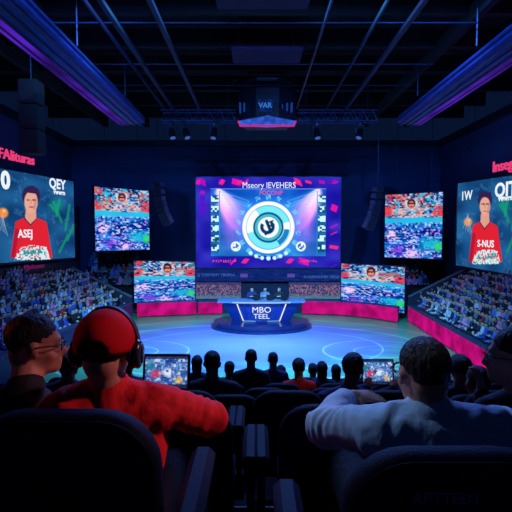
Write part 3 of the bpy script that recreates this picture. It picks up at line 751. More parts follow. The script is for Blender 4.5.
# B: red shirt and red cap with headphones, holding a tablet
hB = P(107, 352, 1.50)
J = seat_legs(-.49, 1.50, f1, .0)
J.update(head=hB, neck=P(109, 388, 1.49), sl=P(64, 408, 1.46), sr=P(160, 404, 1.52), er=P(212, 419, 1.62), wr=P(180, 408, 1.99), el=P(22, 452, 1.62), wl=P(148, 408, 1.99),
         hdr=Vector((-.3, .45, 1)), hnr=Vector((0, -1, .4)), hdl=Vector((.3, .45, 1)), hnl=Vector((0, -1, .4)), tsr=(-1, 0, 0), tsl=(1, 0, 0))
J['hip'] = (-.50, 1.52, f1+.50)
RED = cloth('red jersey fabric', (218, 12, 28), .8)
pB, TB, RB = person('person', 'person in a red shirt and red cap wearing headphones, holding up a tablet', J, RED, 'capped', SKIN, .0085, yaw=-4, pitch=-4, hs=1.0, folds=.007, s=1.06)
# cap of B, worn forwards: opening and strap at the back
def cap_for(t, T, R, m, s=1.0):
    me = bpy.data.meshes.new('cap'); mb = MB(); n = 40; k = 14; vs = []; fs = []
    for i in range(k+1):
        el = math.pi/2*(1-i/k)*1.0-.0-(.32*i/k)
        for j in range(n):
            az = 2*math.pi*j/n; x = math.cos(el)*math.cos(az); y = math.cos(el)*math.sin(az); z = math.sin(el)
            pz = (x*.096, y*.113-.014, z*.102+.042)
            vs.append((*pz,))
    hole = set()
    for i in range(k):
        for j in range(n):
            # half-moon opening centred on the back (az = 270 deg)
            az = (j+.5)/n*360-270; ii = i/k
            if abs(az) < 28 and ii > .70+abs(az)/28*.16 and ii < .93: continue
            fs.append((i*n+j, (i+1)*n+j, (i+1)*n+(j+1) % n, i*n+(j+1) % n))
    mb.add([T(v) for v in vs], fs)
    o = part('cap', mb, m, t)
    md = o.modifiers.new('thick', 'SOLIDIFY'); md.thickness = .004; md.offset = 1
    # brim
    b = MB(); top = []; 
    for j in range(17):
        a = math.radians(20+140*j/16); r1 = .105; x = math.cos(a); y = math.sin(a)
        top.append((T((x*.092, y*.108-.014, .012)), T((x*.094, y*.112+.065*max(0, math.sin((a-math.radians(20))/math.radians(140)*math.pi))-.014, -.004))))
    vs = []; 
    for p, q in top: vs += [p, q, q-R @ Vector((0, 0, .004)), p-R @ Vector((0, 0, .004))]
    fs = []
    for j in range(16):
        a = 4*j; fs += [(a, a+1, a+5, a+4), (a+3, a+7, a+6, a+2), (a+1, a+2, a+6, a+5), (a, a+4, a+7, a+3)]
    fs += [(0, 3, 2, 1), (64, 65, 66, 67)]
    b.add(vs, fs); part('brim', b, m, o)
    b = MB()
    for a0 in (20, 90, 160, 200, 270, 340):     # raised panel seams
        pts = []
        for i in range(11):
            el = math.pi/2-(math.pi/2-.0)*i/11*.93; a = math.radians(a0); pts.append(T((math.cos(el)*math.cos(a)*.0975, math.cos(el)*math.sin(a)*.1145-.014, math.sin(el)*.1035+.042)))
            if a0 == 270 and i >= 7: break
        b.tube(pts, .0016, 6)
    part('seam', b, m, o); part('button', MB().ell(T((0, -.014, .146)), (.008, .008, .004)), m, o)
cap_for(pB, TB, RB, mat('red cap cotton', (200, 14, 28), .8, bump=.04, bscale=200, spec=.2))
def headphones(T, R, lab, s=1.0):
    c0 = T((0, 0, 0)); t = thing('headphones', lab, 'headphones', c0)
    b = MB(); pts = []
    for i in range(25):
        a = math.radians(-4+188*i/24); pts.append(T((math.cos(a)*.108, .006, .018+math.sin(a)*.136)))
    for i in range(24): b.bar(pts[i], pts[i+1], .026, .010)
    b = MB(); vs = []
    for p in range(25):
        a = math.radians(-4+188*p/24)
        for (ro, yo) in ((0, -.013), (0, .013), (.008, .013), (.008, -.013)): vs.append(T((math.cos(a)*(.102+ro), .006+yo, .018+math.sin(a)*(.130+ro))))
    fs = []
    for p in range(24):
        for q in range(4): fs.append((4*p+q, 4*p+(q+1) % 4, 4*p+4+(q+1) % 4, 4*p+4+q))
    fs += [(3, 2, 1, 0), (96, 97, 98, 99)]
    b.add(vs, fs); part('headband', b, mat('headband rubber', (60, 12, 20), .5), t)
    for sx in (-1, 1):
        R2 = R @ Matrix.Rotation(math.pi/2, 3, 'Y')
        part('ear_cushion', MB().ell(T((sx*.091, -.004, -.004)), (.050, .040, .015), R2), mat('ear cushion', (12, 12, 16), .7), t)
        e = part('ear_cup', MB().ell(T((sx*.109, -.004, -.004)), (.049, .038, .018), R2), mat('ear cup shell', (30, 34, 44), .25, coat=.5), t)
        part('ring', MB().tube([T((sx*.121, -.004+.026*math.cos(a), -.004+.034*math.sin(a))) for a in np.linspace(0, 2*math.pi, 20)[:-1]], .0022, 6, close=True), mat('silver ring', (150, 160, 180), .3, .9), e)
    return t
headphones(TB, RB, 'black over-ear headphones worn over the red cap')
# A: man with glasses, face turned to the right
hA = P(36, 346, 1.72)
J = seat_legs(-1.02, 1.60, f1)
J.update(head=hA, neck=P(26, 388, 1.66), sl=P(-22, 418, 1.62), sr=P(50, 412, 1.76), er=P(40, 470, 1.95), wr=P(30, 470, 2.1), el=P(-40, 480, 1.75), wl=P(-10, 480, 2.0))
pA, TA, RA = person('person', 'person in dark clothes and glasses, face turned to the right', J, cloth('charcoal fabric', (22, 22, 32)), 'short', SKIN, .0085, yaw=-66, pitch=-2, hs=.98, eyes=True)
def glasses(T, R, lab, m, s=1.1, thick=.0024):
    t = thing('glasses', lab, 'glasses', T((0, .1, .01)))
    for sx in (-1, 1):
        lp = [T((sx*(.032+.024*math.copysign(abs(math.cos(a))**.7, math.cos(a))), .104-.012*abs(.032+.024*math.cos(a))/.056, .006+.017*math.copysign(abs(math.sin(a))**.7, math.sin(a)))) for a in np.linspace(0, 2*math.pi, 24)[:-1]]
        part('rim', MB().tube(lp, thick, 6, close=True), m, t)
        part('temple', MB().tube([T((sx*.056, .094, .012)), T((sx*.078, .07, .014)), T((sx*.0865, .0, .012)), T((sx*.084, -.022, -.006))], thick, 6), m, t)
    part('bridge', MB().tube([T((-.009, .104, .01)), T((0, .112, .013)), T((.009, .104, .01))], thick, 6), m, t)
    return t
glasses(TA, RA, 'thin black glasses on the dark-haired man in profile', M_blk)
# C: white long-sleeved shirt, left arm raised over the seat ahead
hC = P(422, 375, 1.40)
J = seat_legs(.53, 1.42, f1)
J.update(head=hC, neck=P(428, 413, 1.37), sl=P(376, 428, 1.37), sr=P(487, 428, 1.34), el=P(324, 427, 1.53), wl=P(346, 398, 1.76), er=P(550, 436, 1.50), wr=P(528, 424, 1.74),
         hdl=Vector((.95, .2, .02)), hnl=Vector((0, .2, -1)))
J['hip'] = (.53, 1.42, f1+.50)
WHITE = cloth('pale cotton', (196, 208, 226), .85)
pC, TC, RC = person('person', 'person in a pale long-sleeved shirt with one arm raised over the seat ahead', J, WHITE, 'short', SKIN, .0085, yaw=10, pitch=-4, hs=.94, folds=.0095, s=1.10, hcurl=.35)
glasses(TC, RC, 'dark red framed glasses on the man in the pale shirt', mat('red frame plastic', (120, 20, 14), .35), thick=.0035)
# D: profile at the right edge
hD = P(513, 358, 2.05)
J = seat_legs(1.18, 2.02, floorz(2))
J.update(head=hD, neck=P(520, 392, 2.05), sl=P(488, 410, 2.12), sr=P(556, 412, 2.0), el=P(484, 440, 2.35), wl=P(482, 392, 2.5), er=P(570, 450, 2.1), wr=P(560, 440, 2.4),
         hdl=Vector((-.15, .1, 1)), hnl=Vector((-.6, .7, .1)))
pD, TD, RD_ = person('person', 'person in dark clothes in profile at the edge, face turned to the left', J, cloth('black fabric', (16, 17, 24)), 'short', SKIN, .0095, yaw=62, pitch=-2, hs=1.12, eyes=True)
glasses(TD, RD_, 'black glasses on the person facing left at the edge', M_blk)
# --- smaller audience members on the rows below
def sitter(px, ytop, k, label, shirt, hair='short', lean=0, yaw=0, skin=SKIN, vox=.014, w=1.0, arms=None, dy=.28, group=None, wide=1.0):
    Y = backy(k)+dy; fl = floorz(k); top = P(px, ytop, Y); x = top.x
    hs = 1.04*w; head = Vector((x, Y+.02, top.z-.132*hs)); nk = head+Vector((-lean*.05, -.02, -.155*hs)); hipz = fl+.50
    J = seat_legs(x-lean*.15, Y, fl); H = nk.z
    J.update(head=head, neck=nk, sl=nk+Vector((-.185*wide, 0, -.075)), sr=nk+Vector((.185*wide, 0, -.075)))
    if H < fl+.98:            # slumped low in the seat
        J['hip'] = (x-lean*.15, Y+.1, fl+.46)
    J.update(el=nk+Vector((-.25*wide, .04, -.33)), er=nk+Vector((.25*wide, .04, -.33)), wl=nk+Vector((-.16, .26, -.36)), wr=nk+Vector((.16, .26, -.36)))
    if arms: J.update({a: P(*b_) for a, b_ in arms.items()})
    return person('person', label, J, shirt, hair, skin, vox, yaw=yaw, hs=hs, group=group, folds=.004, s=.98*wide if wide > 1 else .98)
NAVY = cloth('navy fabric', (26, 36, 66)); BLU = cloth('blue fabric', (30, 52, 110)); RED2 = cloth('crimson fabric', (190, 22, 34)); GRY = cloth('slate fabric', (50, 60, 88))
sitter(212, 350.5, 4, 'person in a dark jacket right of the tablet, seen from behind', NAVY, 'short', w=1.0, wide=1.12, vox=.012)
sitter(197, 355, 7, 'small person just left of the man in the dark jacket, beside the lit tablet', GRY, 'long')
sitter(229, 361, 7, 'low-seated person right of the man in the dark jacket', GRY, 'short', yaw=25)
sitter(251, 349, 6, 'broad-shouldered person in a navy top, left one of the centre pair', NAVY, 'short', wide=1.05)
sitter(273, 352, 7, 'person in a navy top, right one of the centre pair', BLU, 'short', wide=1.0)
sitter(299, 359, 6, 'person in a crimson shirt right of the centre pair', RED2, 'full', yaw=-10)
sitter(313, 364, 8, 'dark-haired person behind the one in crimson', GRY, 'full')
sitter(322, 361, 7, 'dark-haired person third to the right of the centre pair', NAVY, 'long')
sitter(336, 364, 8, 'long-haired person just left of the one filming', NAVY, 'long')
sitter(184, 362, 8, 'person half hidden behind the right edge of the lit tablet', NAVY, 'full')
sitter(281, 366, 8, 'small dark-haired person just left of the one in crimson', GRY, 'full')
pF, TF, RF = sitter(354, 354.5, 3, 'person in a blue top leaning over and filming with a tablet', BLU, 'full', lean=.9, yaw=-22, vox=.011, dy=.35, w=.93,
       arms=dict(el=(334, 398, 3.6), wl=(368, 388, 3.68), er=(372, 402, 3.5), wr=(395, 389, 3.68), hdl=(376, 376, 3.70), hdr=(395, 370, 3.7)))
sitter(461, 356, 4, 'person with dark hair between the pale shirt and the right stand', NAVY, 'full', w=1.05, vox=.012)
sitter(479, 366, 3, 'person in a red shirt partly hidden by the profile at the edge', RED2, 'short', yaw=10, vox=.012, skin=SKIN2)
sitter(68, 352, 4, 'person further down seen between the man in profile and the red cap', NAVY, 'short', skin=SKIN2, yaw=-20, vox=.012)
sitter(128, 356, 6, 'person with dark hair behind the headphones', NAVY, 'full')
sitter(406, 364, 6, 'person with dark hair left of the pale-shirted man', GRY, 'full')
# ------------------------------------------------------------------ tablets
def paint_game(seed):
    def f(U, V, px, py):
        n = nz2(U, V, 5, seed); c = cellr(U, V, 26, 18, seed); c2 = cellr(U, V, 18, 12, seed+2)
        img = np.stack([40+60*n, 70+80*n, 150+60*n], -1)
        img = blend(img, (c > .78)*.7, (150, 200, 245)); img = blend(img, (c2 > .88)*.7, (240, 240, 255)); img = blend(img, (c < .2)*.6, (20, 40, 110)); img = blend(img, sm(np.hypot(U-.25, V-.55)-.12, .1)*(c > .3), (220, 50, 80))
        img = blend(img, sm(np.hypot(U-.55, V-.5)-.14, .12)*(c2 > .3)*.9, (235, 235, 250)); img = blend(img, sm(np.hypot(U-.8, V-.75)-.1, .1)*.8, (240, 190, 100))
        img = blend(img, sm(np.hypot(U-.1, V-.3)-.1, .1)*.8, (20, 120, 130)); img = blend(img, (V > .88).astype(float)*.85, (20, 30, 70)); img = blend(img, (V < .07).astype(float)*.8, (30, 40, 90))
        return img
    return f
def tablet(lab, p0, p1, Y, seed, tilt=12):
    a = P(p0[0], p1[1], Y); b_ = P(p1[0], p0[1], Y); w = b_.x-a.x; h = (b_.z-a.z)
    c = Vector(((a.x+b_.x)/2, Y, a.z)); t = thing('tablet', lab, 'tablet', c)
    t.rotation_euler = (math.radians(-tilt)*0, 0, 0)
    R = Matrix.Rotation(math.radians(-tilt), 4, 'X')
    bz = .012
    body = MB().cushion(w+2*bz, h+2*bz, .009, .012, z0=-bz, soft=.002); body.v = [tuple(R @ Vector(v)) for v in body.v]
    obj('casing', body.mesh('casing', M_blk), t)
    me = picture_mesh('display', (-w/2, -.0095), (w/2, -.0095), 0, h, 0, h, 64, 44, paint_game(seed), M_led); me.transform(R); obj('display', me, t)
    return t
tablet('lit tablet held up by the person in the red cap', (145, 357.5), (187, 388), 2.0, 4)
tablet('lit tablet held sideways by the person leaning over', (363, 361), (393, 384), 3.74, 9, 8)
# ------------------------------------------------------------------ auditorium seats
M_seat = mat('navy seat fabric', (8, 18, 48), .65, var=.12, scale=14, bump=.2, bscale=160, spec=.2)
M_arm = mat('armrest vinyl', (6, 14, 40), .6, bump=.1, spec=.15)
M_leg = mat('seat steel', (26, 30, 44), .4, .7)
def seat_proto(w=.50, rad=.15, armx=.335):
    t = thing('auditorium_seat', 'seat', 'seat', (0, 0, 0))
    Rb = Matrix.Translation((0, .0, 0)) @ Matrix.Rotation(math.radians(6), 4, 'X')
    back = part('backrest', MB().cushion(w, .66, .085, rad, z0=.40, M=Rb, soft=.026, rb=.06), M_seat, t, world=False)
    pip = []
    for (cx, cz, a0, r) in ((w/2-rad, 1.06-rad, 0, rad), (-w/2+rad, 1.06-rad, 90, rad)):
        for i in range(9): a = math.radians(a0+90*i/8); pip.append(Rb @ Vector((cx+(r-.012)*math.cos(a), -.036, cz+(r-.012)*math.sin(a))))
    pip = [Rb @ Vector((w/2-.012, -.036, .5))]+pip+[Rb @ Vector((-w/2+.012, -.036, .5))]
    part('piping', MB().tube(pip, .005, 6), M_arm, back, world=False)
    Mc = Matrix.Translation((0, .06, .46)) @ Matrix.Rotation(math.radians(-90), 4, 'X')
    part('seat_cushion', MB().cushion(w-.02, .46, .11, .07, M=Mc, soft=.03), M_seat, t, world=False)
    for sx in (-1, 1):
        a = part('armrest', MB().box((sx*armx, .02, .70), (.075, .38, .06), bev=.02), M_arm, t, world=False)
        part('arm_support', MB().box((sx*armx, .05, .48), (.035, .26, .42), bev=.01), M_leg, a, world=False)
        part('leg', MB().box((sx*(armx), .14, .16), (.05, .09, .32), bev=.01).box((sx*armx, .16, .012), (.07, .3, .024)), M_leg, t, world=False)
    part('crossbar', MB().cyl((-armx, .1, .38), (armx, .1, .38), .02, 10), M_leg, t, world=False)
    return t
ORD = ['', 'nearest', 'second', 'third', 'fourth', 'fifth', 'sixth', 'seventh', 'last']
proto = seat_proto()
used = [False]
def place_seat(x, k, label, group, sz=1.0, tilt=0, dy=0):
    t = proto if not used[0] else copy_tree(proto); used[0] = True
    t.location = (x, backy(k)+dy, floorz(k)+.001); t.scale = (1, 1, sz); t.rotation_euler = (tilt, 0, 0); t['label'] = label
    if group: t['group'] = group
    elif 'group' in t: del t['group']
    return t
s1_ = place_seat(-.50, 1, 'large dark navy seat back directly behind the red-shirted person', None, 1.03)
s2_ = place_seat(.45, 1, 'large dark seat back with faint lettering behind the pale-shirted person', None, 1.0, 0, -.14)
place_seat(-1.22, 1, 'dark seat of the man with glasses at the edge', None, 1.04)
for s_ in (s1_, s2_):
    for ch in s_.children:
        if ch.name.startswith('armrest'): ch.location = (-.03 if s_ is s2_ else .0, -.06, .12)
bpy.context.view_layer.update()
tm = text_mesh('AЯTTEEN', .034, mat('faint print', (120, 132, 175), .6), extrude=.001, bold=.0005)
tm.transform(frame_matrix(P(446, 499, .953) , (1, 0, 0), (0, 0, 1)))
tm.transform(Matrix.Translation(-s2_.location)); LET = obj('lettering', tm, s2_)
for k in range(2, NROW+1):
    half = .60*backy(k)+.55; off = {2: .36, 3: .22, 4: .5, 5: .10, 6: .33, 7: .02, 8: .25}[k]
    x = off-.72*math.ceil((half+off)/.72)
    while x < half:
        if x > -half:
            lab = f'dark navy theatre seat in the {ORD[k]} row of the near block'
            place_seat(x, k, lab, f'dark seats of the {ORD[k]} row', .95 if k < 4 else .85)
        x += .72
# ------------------------------------------------------------------ grandstands and spectators
stand_rows = []
def grandstand(name, p0, p1, out, nr, dep, rise, zf, lab, z_off=.35):
    """p0->p1 front edge on the floor; out: horizontal direction away from the arena"""
    p0 = Vector((*p0, 0)); p1 = Vector((*p1, 0)); out = Vector((*out, 0)).normalized(); t = (p1-p0).normalized(); out = (out-t*out.dot(t)).normalized()
    b = MB()
    for r in range(nr):
        a = p0+out*(.25+dep*r); c = p1+out*(.25+dep*r); z = zf+rise*r
        vs = [a, c, c+out*dep, a+out*dep]; vs = [Vector((v.x, v.y, 0)) for v in vs]+[Vector((v.x, v.y, z)) for v in vs]
        b.add(vs, [(0, 1, 2, 3), (7, 6, 5, 4), (0, 4, 5, 1), (1, 5, 6, 2), (2, 6, 7, 3), (3, 7, 4, 0)])
        stand_rows.append((name, r, a+out*dep*.55, t, (c-a).length, z, -out))
    struct(name, b, M_stand, label=lab)
    return p0, p1, out, t
LF0, LF1 = (-7.1, 25.3), (-8.5, 12.5); RF0, RF1 = (8.6, 25.0), (8.1, 13.2)
grandstand('trim_6', LF0, LF1, (-1, .05), 8, .47, .245, .75, 'stepped grandstand on the left side')
grandstand('trim_7', RF0, RF1, (1, .05), 8, .45, .235, .80, 'stepped grandstand on the right side')
grandstand('trim_8', (P(78, 300, 28.3).x, 28.4), (P(133, 300, 28.3).x, 28.4), (0, 1), 5, .45, .36, 1.45, 'stepped stand in the back left corner')
grandstand('trim_9', (P(404, 300, 28.3).x, 28.4), (P(434, 300, 28.3).x, 28.4), (0, 1), 5, .45, .36, 1.45, 'stepped stand in the back right corner')
board('barrier', [LF1, LF0][::1], .02, .98, 'long dark barrier along the left grandstand', mat('barrier panel', (24, 34, 80), .5))
board('led_barrier', [RF0, ((RF0[0]+RF1[0])/2, (RF0[1]+RF1[1])/2), RF1], .02, .88, 'long magenta lit barrier along the right grandstand')
# sloping end walls with pale rails (far end of each side stand)
for (x0, y0), sg, lab, nr, dep, rise, zf in ((LF0, -1, 'sloping pale handrail at the far end of the left grandstand', 8, .47, .245, .75), (RF0, 1, 'sloping handrail at the far end of the right grandstand', 8, .45, .235, .80)):
    t = thing('stair_rail', lab, 'rail', (x0, y0+.25, zf))
    a = Vector((x0, y0+.25, zf+.55)); c = Vector((x0+sg*(nr*dep+.3), y0+.25, zf+nr*rise+.6))
    part('handrail', MB().bar(a, c, .08, .10), mat('pale rail', (90, 96, 112), .5), t)
    pb = MB().prism([(a.x, zf-.7), (c.x, zf-.7), (c.x, c.z-.1), (a.x, a.z-.1)], y0+.2, y0+.3, 'y'); part('end_panel', pb, M_stand, t, smooth=False)
def spectator_mesh(v):
    b = MB(); r = random.Random(v)
    b.ell((0, .02, .78), (.095, .11, .125), n=10, k=8); b.caps((0, 0, .62), (0, .0, .72), .05, .05, 8, 2); b.ell((0, 0, .42), (.17, .11, .25), n=10, k=8)
    b.caps((-.15, 0, .58), (.15, 0, .58), .07, .07, 8, 2); b.ell((0, .02, .16), (.19, .15, .13), n=10, k=8)
    if v == 0: arms = [((-.2, 0, .58), (-.24, .08, .32), (-.1, .26, .26)), ((.2, 0, .58), (.24, .08, .32), (.1, .26, .26))]
    elif v == 1: arms = [((-.2, 0, .58), (-.26, .1, .36), (-.12, .24, .5)), ((.2, 0, .58), (.3, .04, .76), (.26, .06, 1.0))]
    else: arms = [((-.2, 0, .58), (-.26, .05, .34), (-.05, .18, .42)), ((.2, 0, .58), (.26, .05, .34), (.05, .18, .42))]
    for a in arms: b.caps(a[0], a[1], .055, .05, 8, 2); b.caps(a[1], a[2], .048, .04, 8, 2); b.ell(a[2], (.045, .045, .05), n=8, k=6)
    for sx in (-1, 1): b.caps((sx*.09, .05, .14), (sx*.12, .42, .16), .08, .065, 8, 2); b.caps((sx*.12, .42, .16), (sx*.12, .44, -.20), .06, .05, 8, 2)
    me = remesh(b, .036, 2); me.name = 'spectator'
    me.materials.clear()
    for m in (SHM[0], SPSKIN, HAIR, JEANS): me.materials.append(m)
    hands = [Vector(a[2]) for a in arms]
    mi = []
    for p in me.polygons:
        c = p.center; k = 0
        if c.z < .2: k = 3
        if c.z > .66 and abs(c.x) < .12: k = 2 if (c.z > .84 or c.y < -.01+.5*(c.z-.78)*0 and c.z > .72) else 1
        if any((c-h).length < .075 for h in hands): k = 1
        mi.append(k)
    me.polygons.foreach_set('material_index', mi); return me
SPSKIN = mat('spectator skin', (205, 160, 145), .6)
SH = [('white', (200, 206, 225)), ('pale blue', (90, 130, 205)), ('navy', (26, 38, 90)), ('black', (18, 20, 30)), ('grey', (110, 118, 140)), ('red', (200, 30, 50)), ('pink', (225, 130, 190)), ('blue', (40, 80, 190))]
SHM = [mat('spectator shirt '+n, c, .8) for n, c in SH]; WT = [.16, .12, .22, .17, .10, .07, .06, .10]
SPM = [spectator_mesh(v) for v in range(3)]
cands = []
for (nm, r, a, t, L_, z, fc) in stand_rows:
    nseat = int(L_/.33)
    for i in range(nseat):
        if rng.random() < .06: continue
        p = a+t*(.2+i*.33+rng.uniform(-.04, .04)); cands.append((nm, r, p, z, fc))
def key(c):
    px, py = proj(c[2].x, c[2].y, c[3]+.5); vis = -15 < px < 527 and py < 380
    return (not vis, c[2].length)
cands.sort(key=key)
cands = [c for c in cands if not key(c)[0]]
STN = {'trim_6': 'the left grandstand', 'trim_7': 'the right grandstand', 'trim_8': 'the back left corner stand', 'trim_9': 'the back right corner stand'}
rest = MB(); rest_mi = []
EXTRA = []
for i, (nm, r, p, z, fc) in enumerate(cands):
    v = int(rng.choice(3, p=[.5, .18, .32])); s = int(rng.choice(8, p=WT)); yaw = math.atan2(-fc.x, fc.y)+rng.uniform(-.3, .3)
    if nm in ('trim_6', 'trim_7'): yaw = yaw*.8+(math.radians(-25 if nm == 'trim_6' else 25))*.2
    sc = rng.uniform(.76, .88); M4 = Matrix.Translation((p.x, p.y, z+.40*0+.02+.0)) @ Matrix.Rotation(yaw, 4, 'Z') @ Matrix.Diagonal((sc, sc, sc, 1))
    if i < 298:
        o = obj('spectator', SPM[v]); o.location = (p.x, p.y, z+.03); o.rotation_euler = (0, 0, yaw); o.scale = (sc,)*3
        o.material_slots[0].link = 'OBJECT'; o.material_slots[0].material = SHM[s]
        props(o, f'small spectator in a {SH[s][0]} top seated in {STN[nm]}', 'spectator', f'spectators in {SH[s][0]} in {STN[nm]}')
    else: EXTRA.append((v, s, M4))
if EXTRA:
    vs = []; fs = []; mi = []
    for v, s, M4 in EXTRA:
        me = SPM[v]; b0 = len(vs); vs += [tuple(M4 @ q.co) for q in me.vertices]
        for p in me.polygons: fs.append(tuple(k+b0 for k in p.vertices)); mi.append(s if p.material_index == 0 else 7+p.material_index)
    me = bpy.data.meshes.new('crowd'); me.from_pydata(vs, [], fs)
    for m in SHM+[SPSKIN, HAIR, JEANS]: me.materials.append(m)
    me.polygons.foreach_set('material_index', mi); me.update()
    props(obj('crowd', me), 'tightly packed far spectators in the upper and back rows of the stands', 'crowd', None, 'stuff')
print('SPECTATORS', len(cands))
# casters behind the desk
for i, (px, s, lab) in enumerate(((252, 2, 'presenter in navy seated at the left end of the stage desk'), (265, 4, 'presenter in grey seated in the middle of the stage desk'), (279, 3, 'presenter in black seated at the right end of the stage desk'))):
    q = P(px, 300, 23.9); o = obj('presenter', SPM[2]); o.location = (q.x, 23.85, 1.17); o.rotation_euler = (0, 0, math.pi); o.scale = (1, 1, 1)
    o.material_slots[0].link = 'OBJECT'; o.material_slots[0].material = SHM[s]; props(o, lab, 'person')
    c = thing('desk_chair', lab.replace('presenter in '+SH[s][0]+' seated at', 'black chair at').replace('presenter in '+SH[s][0]+' seated in', 'black chair in'), 'chair', (q.x, 23.9, .34))
    part('seat', MB().box((q.x, 23.86, 1.14), (.46, .44, .08), bev=.02), M_blk, c); part('backrest', MB().box((q.x, 24.12, 1.5), (.42, .06, .6), bev=.02), M_blk, c)
    part('pedestal', MB().cyl((q.x, 23.9, .342), (q.x, 23.9, 1.12), .04).cyl((q.x, 23.9, .342), (q.x, 23.9, .38), .2), M_leg, c)
    m = thing('monitor', ['monitor at the left end of the stage desk', 'monitor at the centre of the stage desk', 'monitor at the right end of the stage desk'][i], 'monitor', (q.x+.25, 23.3, zt+.09))
    part('casing', MB().box((q.x+.25, 23.3, zt+.26), (.38, .04, .24), bev=.01), M_blk, m); part('stand', MB().box((q.x+.25, 23.33, zt+.15), (.05, .03, .12)).box((q.x+.25, 23.33, zt+.1), (.2, .14, .02)), M_blk, m)
# ------------------------------------------------------------------ ceiling steel, lights and rigging
M_rail = mat('rail steel', (20, 36, 64), .5, .4)
for i, X in enumerate((-4.3, -3.9, -2.66, 1.9, 3.3, 4.23)):
    w = .13 if i in (1, 2, 5) else .05
    solo('ceiling_rail', MB().bar((X, 6, 10.8), (X, 21.4, 10.8), w, .12), M_rail, ['thin steel rail running along the ceiling, outermost on the left', 'thick steel rail along the left half of the ceiling', 'thick steel rail along the ceiling left of the scoreboard',
        'thin steel rail along the ceiling just right of the scoreboard', 'thin steel rail in the middle of the right half of the ceiling', 'thick steel rail along the right half of the ceiling'][i], 'ceiling rail', (X, 13.7, 10.8), smooth=False)
for i, (Y, z) in enumerate(((13.7, 11.2), (17.0, 11.2), (19.4, 11.2))):
    solo('lighting_pipe', MB().cyl((-6.6, Y, z), (6.6, Y, z), .022, 8), mat('pipe steel', (40, 54, 80), .35, .7), ['slender cross pipe nearest the front of the ceiling', 'slender cross pipe in the middle of the ceiling', 'slender cross pipe behind the scoreboard'][i], 'pipe', (0, Y, z))
for k in range(9):
    y = 7+2.6*k; struct('trim_%d' % (20+k), MB().box((0, y, 12.3), (2*XW, .22, .7)), M_ceil)
for X in (-9.5, -6.9, 6.9, 9.5): struct('trim_%d' % (30+int(X+10)), MB().box((X, 14, 11.9), (.25, 30, .5)), M_ceil)
# big fluted light troughs
M_tr = mat('trough panel', (40, 68, 160), .45, .3, var=.25, scale=3)
def trough(name, lab, pe0, pe1, Yf, sg):
    a = P(pe0, 123.5, Yf); c = P(pe1, 123.5, Yf); z = a.z; x0, x1 = a.x, c.x; y0 = 4.0
    t = thing(name, lab, 'ceiling beam', ((x0+x1)/2, (y0+Yf)/2, z))
    # section: outer lip low, inner side rising; inner = towards centre
    xi, xo = (max(x0, x1), min(x0, x1)) if sg < 0 else (min(x0, x1), max(x0, x1))
    s = 1 if sg < 0 else -1
    prof = [(xo, z), (xo+s*.55, z-.06), (xi, z+.03), (xi-s*.05, z+.32), (xo+s*.3, z+.5), (xo+s*.02, z+.4)]
    b = MB().prism(prof, y0, Yf, 'y'); part('trough_body', b, M_tr, t, smooth=False)
    for f in (.15, .38, .62, .85):
        xx = xo+(xi-xo)*f; part('rib', MB().bar((xx, y0, z-.07), (xx, Yf-.02, z-.07), .06, .05), M_bluesteel, t)
    part('rib', MB().bar((xi+s*.01, y0, z+.18), (xi+s*.01, Yf-.02, z+.18), .05, .05), M_bluesteel, t)
    part('glow_band', MB().bar((xo+s*.2, y0, z-.05), (xo+s*.2, Yf-.02, z-.05), .38, .04), emat('violet glow band', (66, 22, 150), 1.0, .8, .35), t)  # glow added to turn the lower outer face violet
    for y in (8, 14, 19): part('hanger', MB().cyl(((x0+x1)/2, y, z+.9), ((x0+x1)/2, y, 12.8), .03, 8), M_steel, t)
trough('light_trough', 'long blue and violet lit trough hanging along the left of the ceiling', 119, 145, 20.0, -1)
trough('light_trough', 'long blue and violet lit trough hanging along the right of the ceiling', 397, 421, 20.0, 1)
# lattice truss across
def truss(name, lab, x0, x1, Y, z, h, label_cat='truss'):
    t = thing(name, lab, label_cat, ((x0+x1)/2, Y, z))
    for dy in (-h/2, h/2):
        for dz in (-h/2, h/2): part('chord', MB().cyl((x0, Y+dy, z+dz), (x1, Y+dy, z+dz), .03, 8), M_bluesteel, t)
    b = MB(); n = int((x1-x0)/(h*.9)); st = (x1-x0)/n
    for i in range(n):
        xa = x0+st*i; 
        for dy in (-h/2, h/2): b.cyl((xa, Y+dy, z-h/2), (xa+st/2, Y+dy, z+h/2), .014, 5).cyl((xa+st/2, Y+dy, z+h/2), (xa+st, Y+dy, z-h/2), .014, 5)
        b.cyl((xa, Y-h/2, z-h/2), (xa+st, Y+h/2, z-h/2), .014, 5)
    part('lattice', b, M_bluesteel, t)
    for x in (x0+.4, x1-.4): part('hanging_cable', MB().cyl((x, Y, z+h/2), (x, Y, 12.8), .02, 6), M_steel, t)
Yt = 22.0
truss('lighting_truss', 'lattice truss left of the hanging scoreboard', P(162, 117, Yt).x, P(236, 117, Yt).x, Yt, P(200, 116.5, Yt).z, .5)
truss('lighting_truss', 'lattice truss right of the hanging scoreboard', P(298, 117, Yt).x, P(376, 117, Yt).x, Yt, P(340, 116.5, Yt).z, .5)
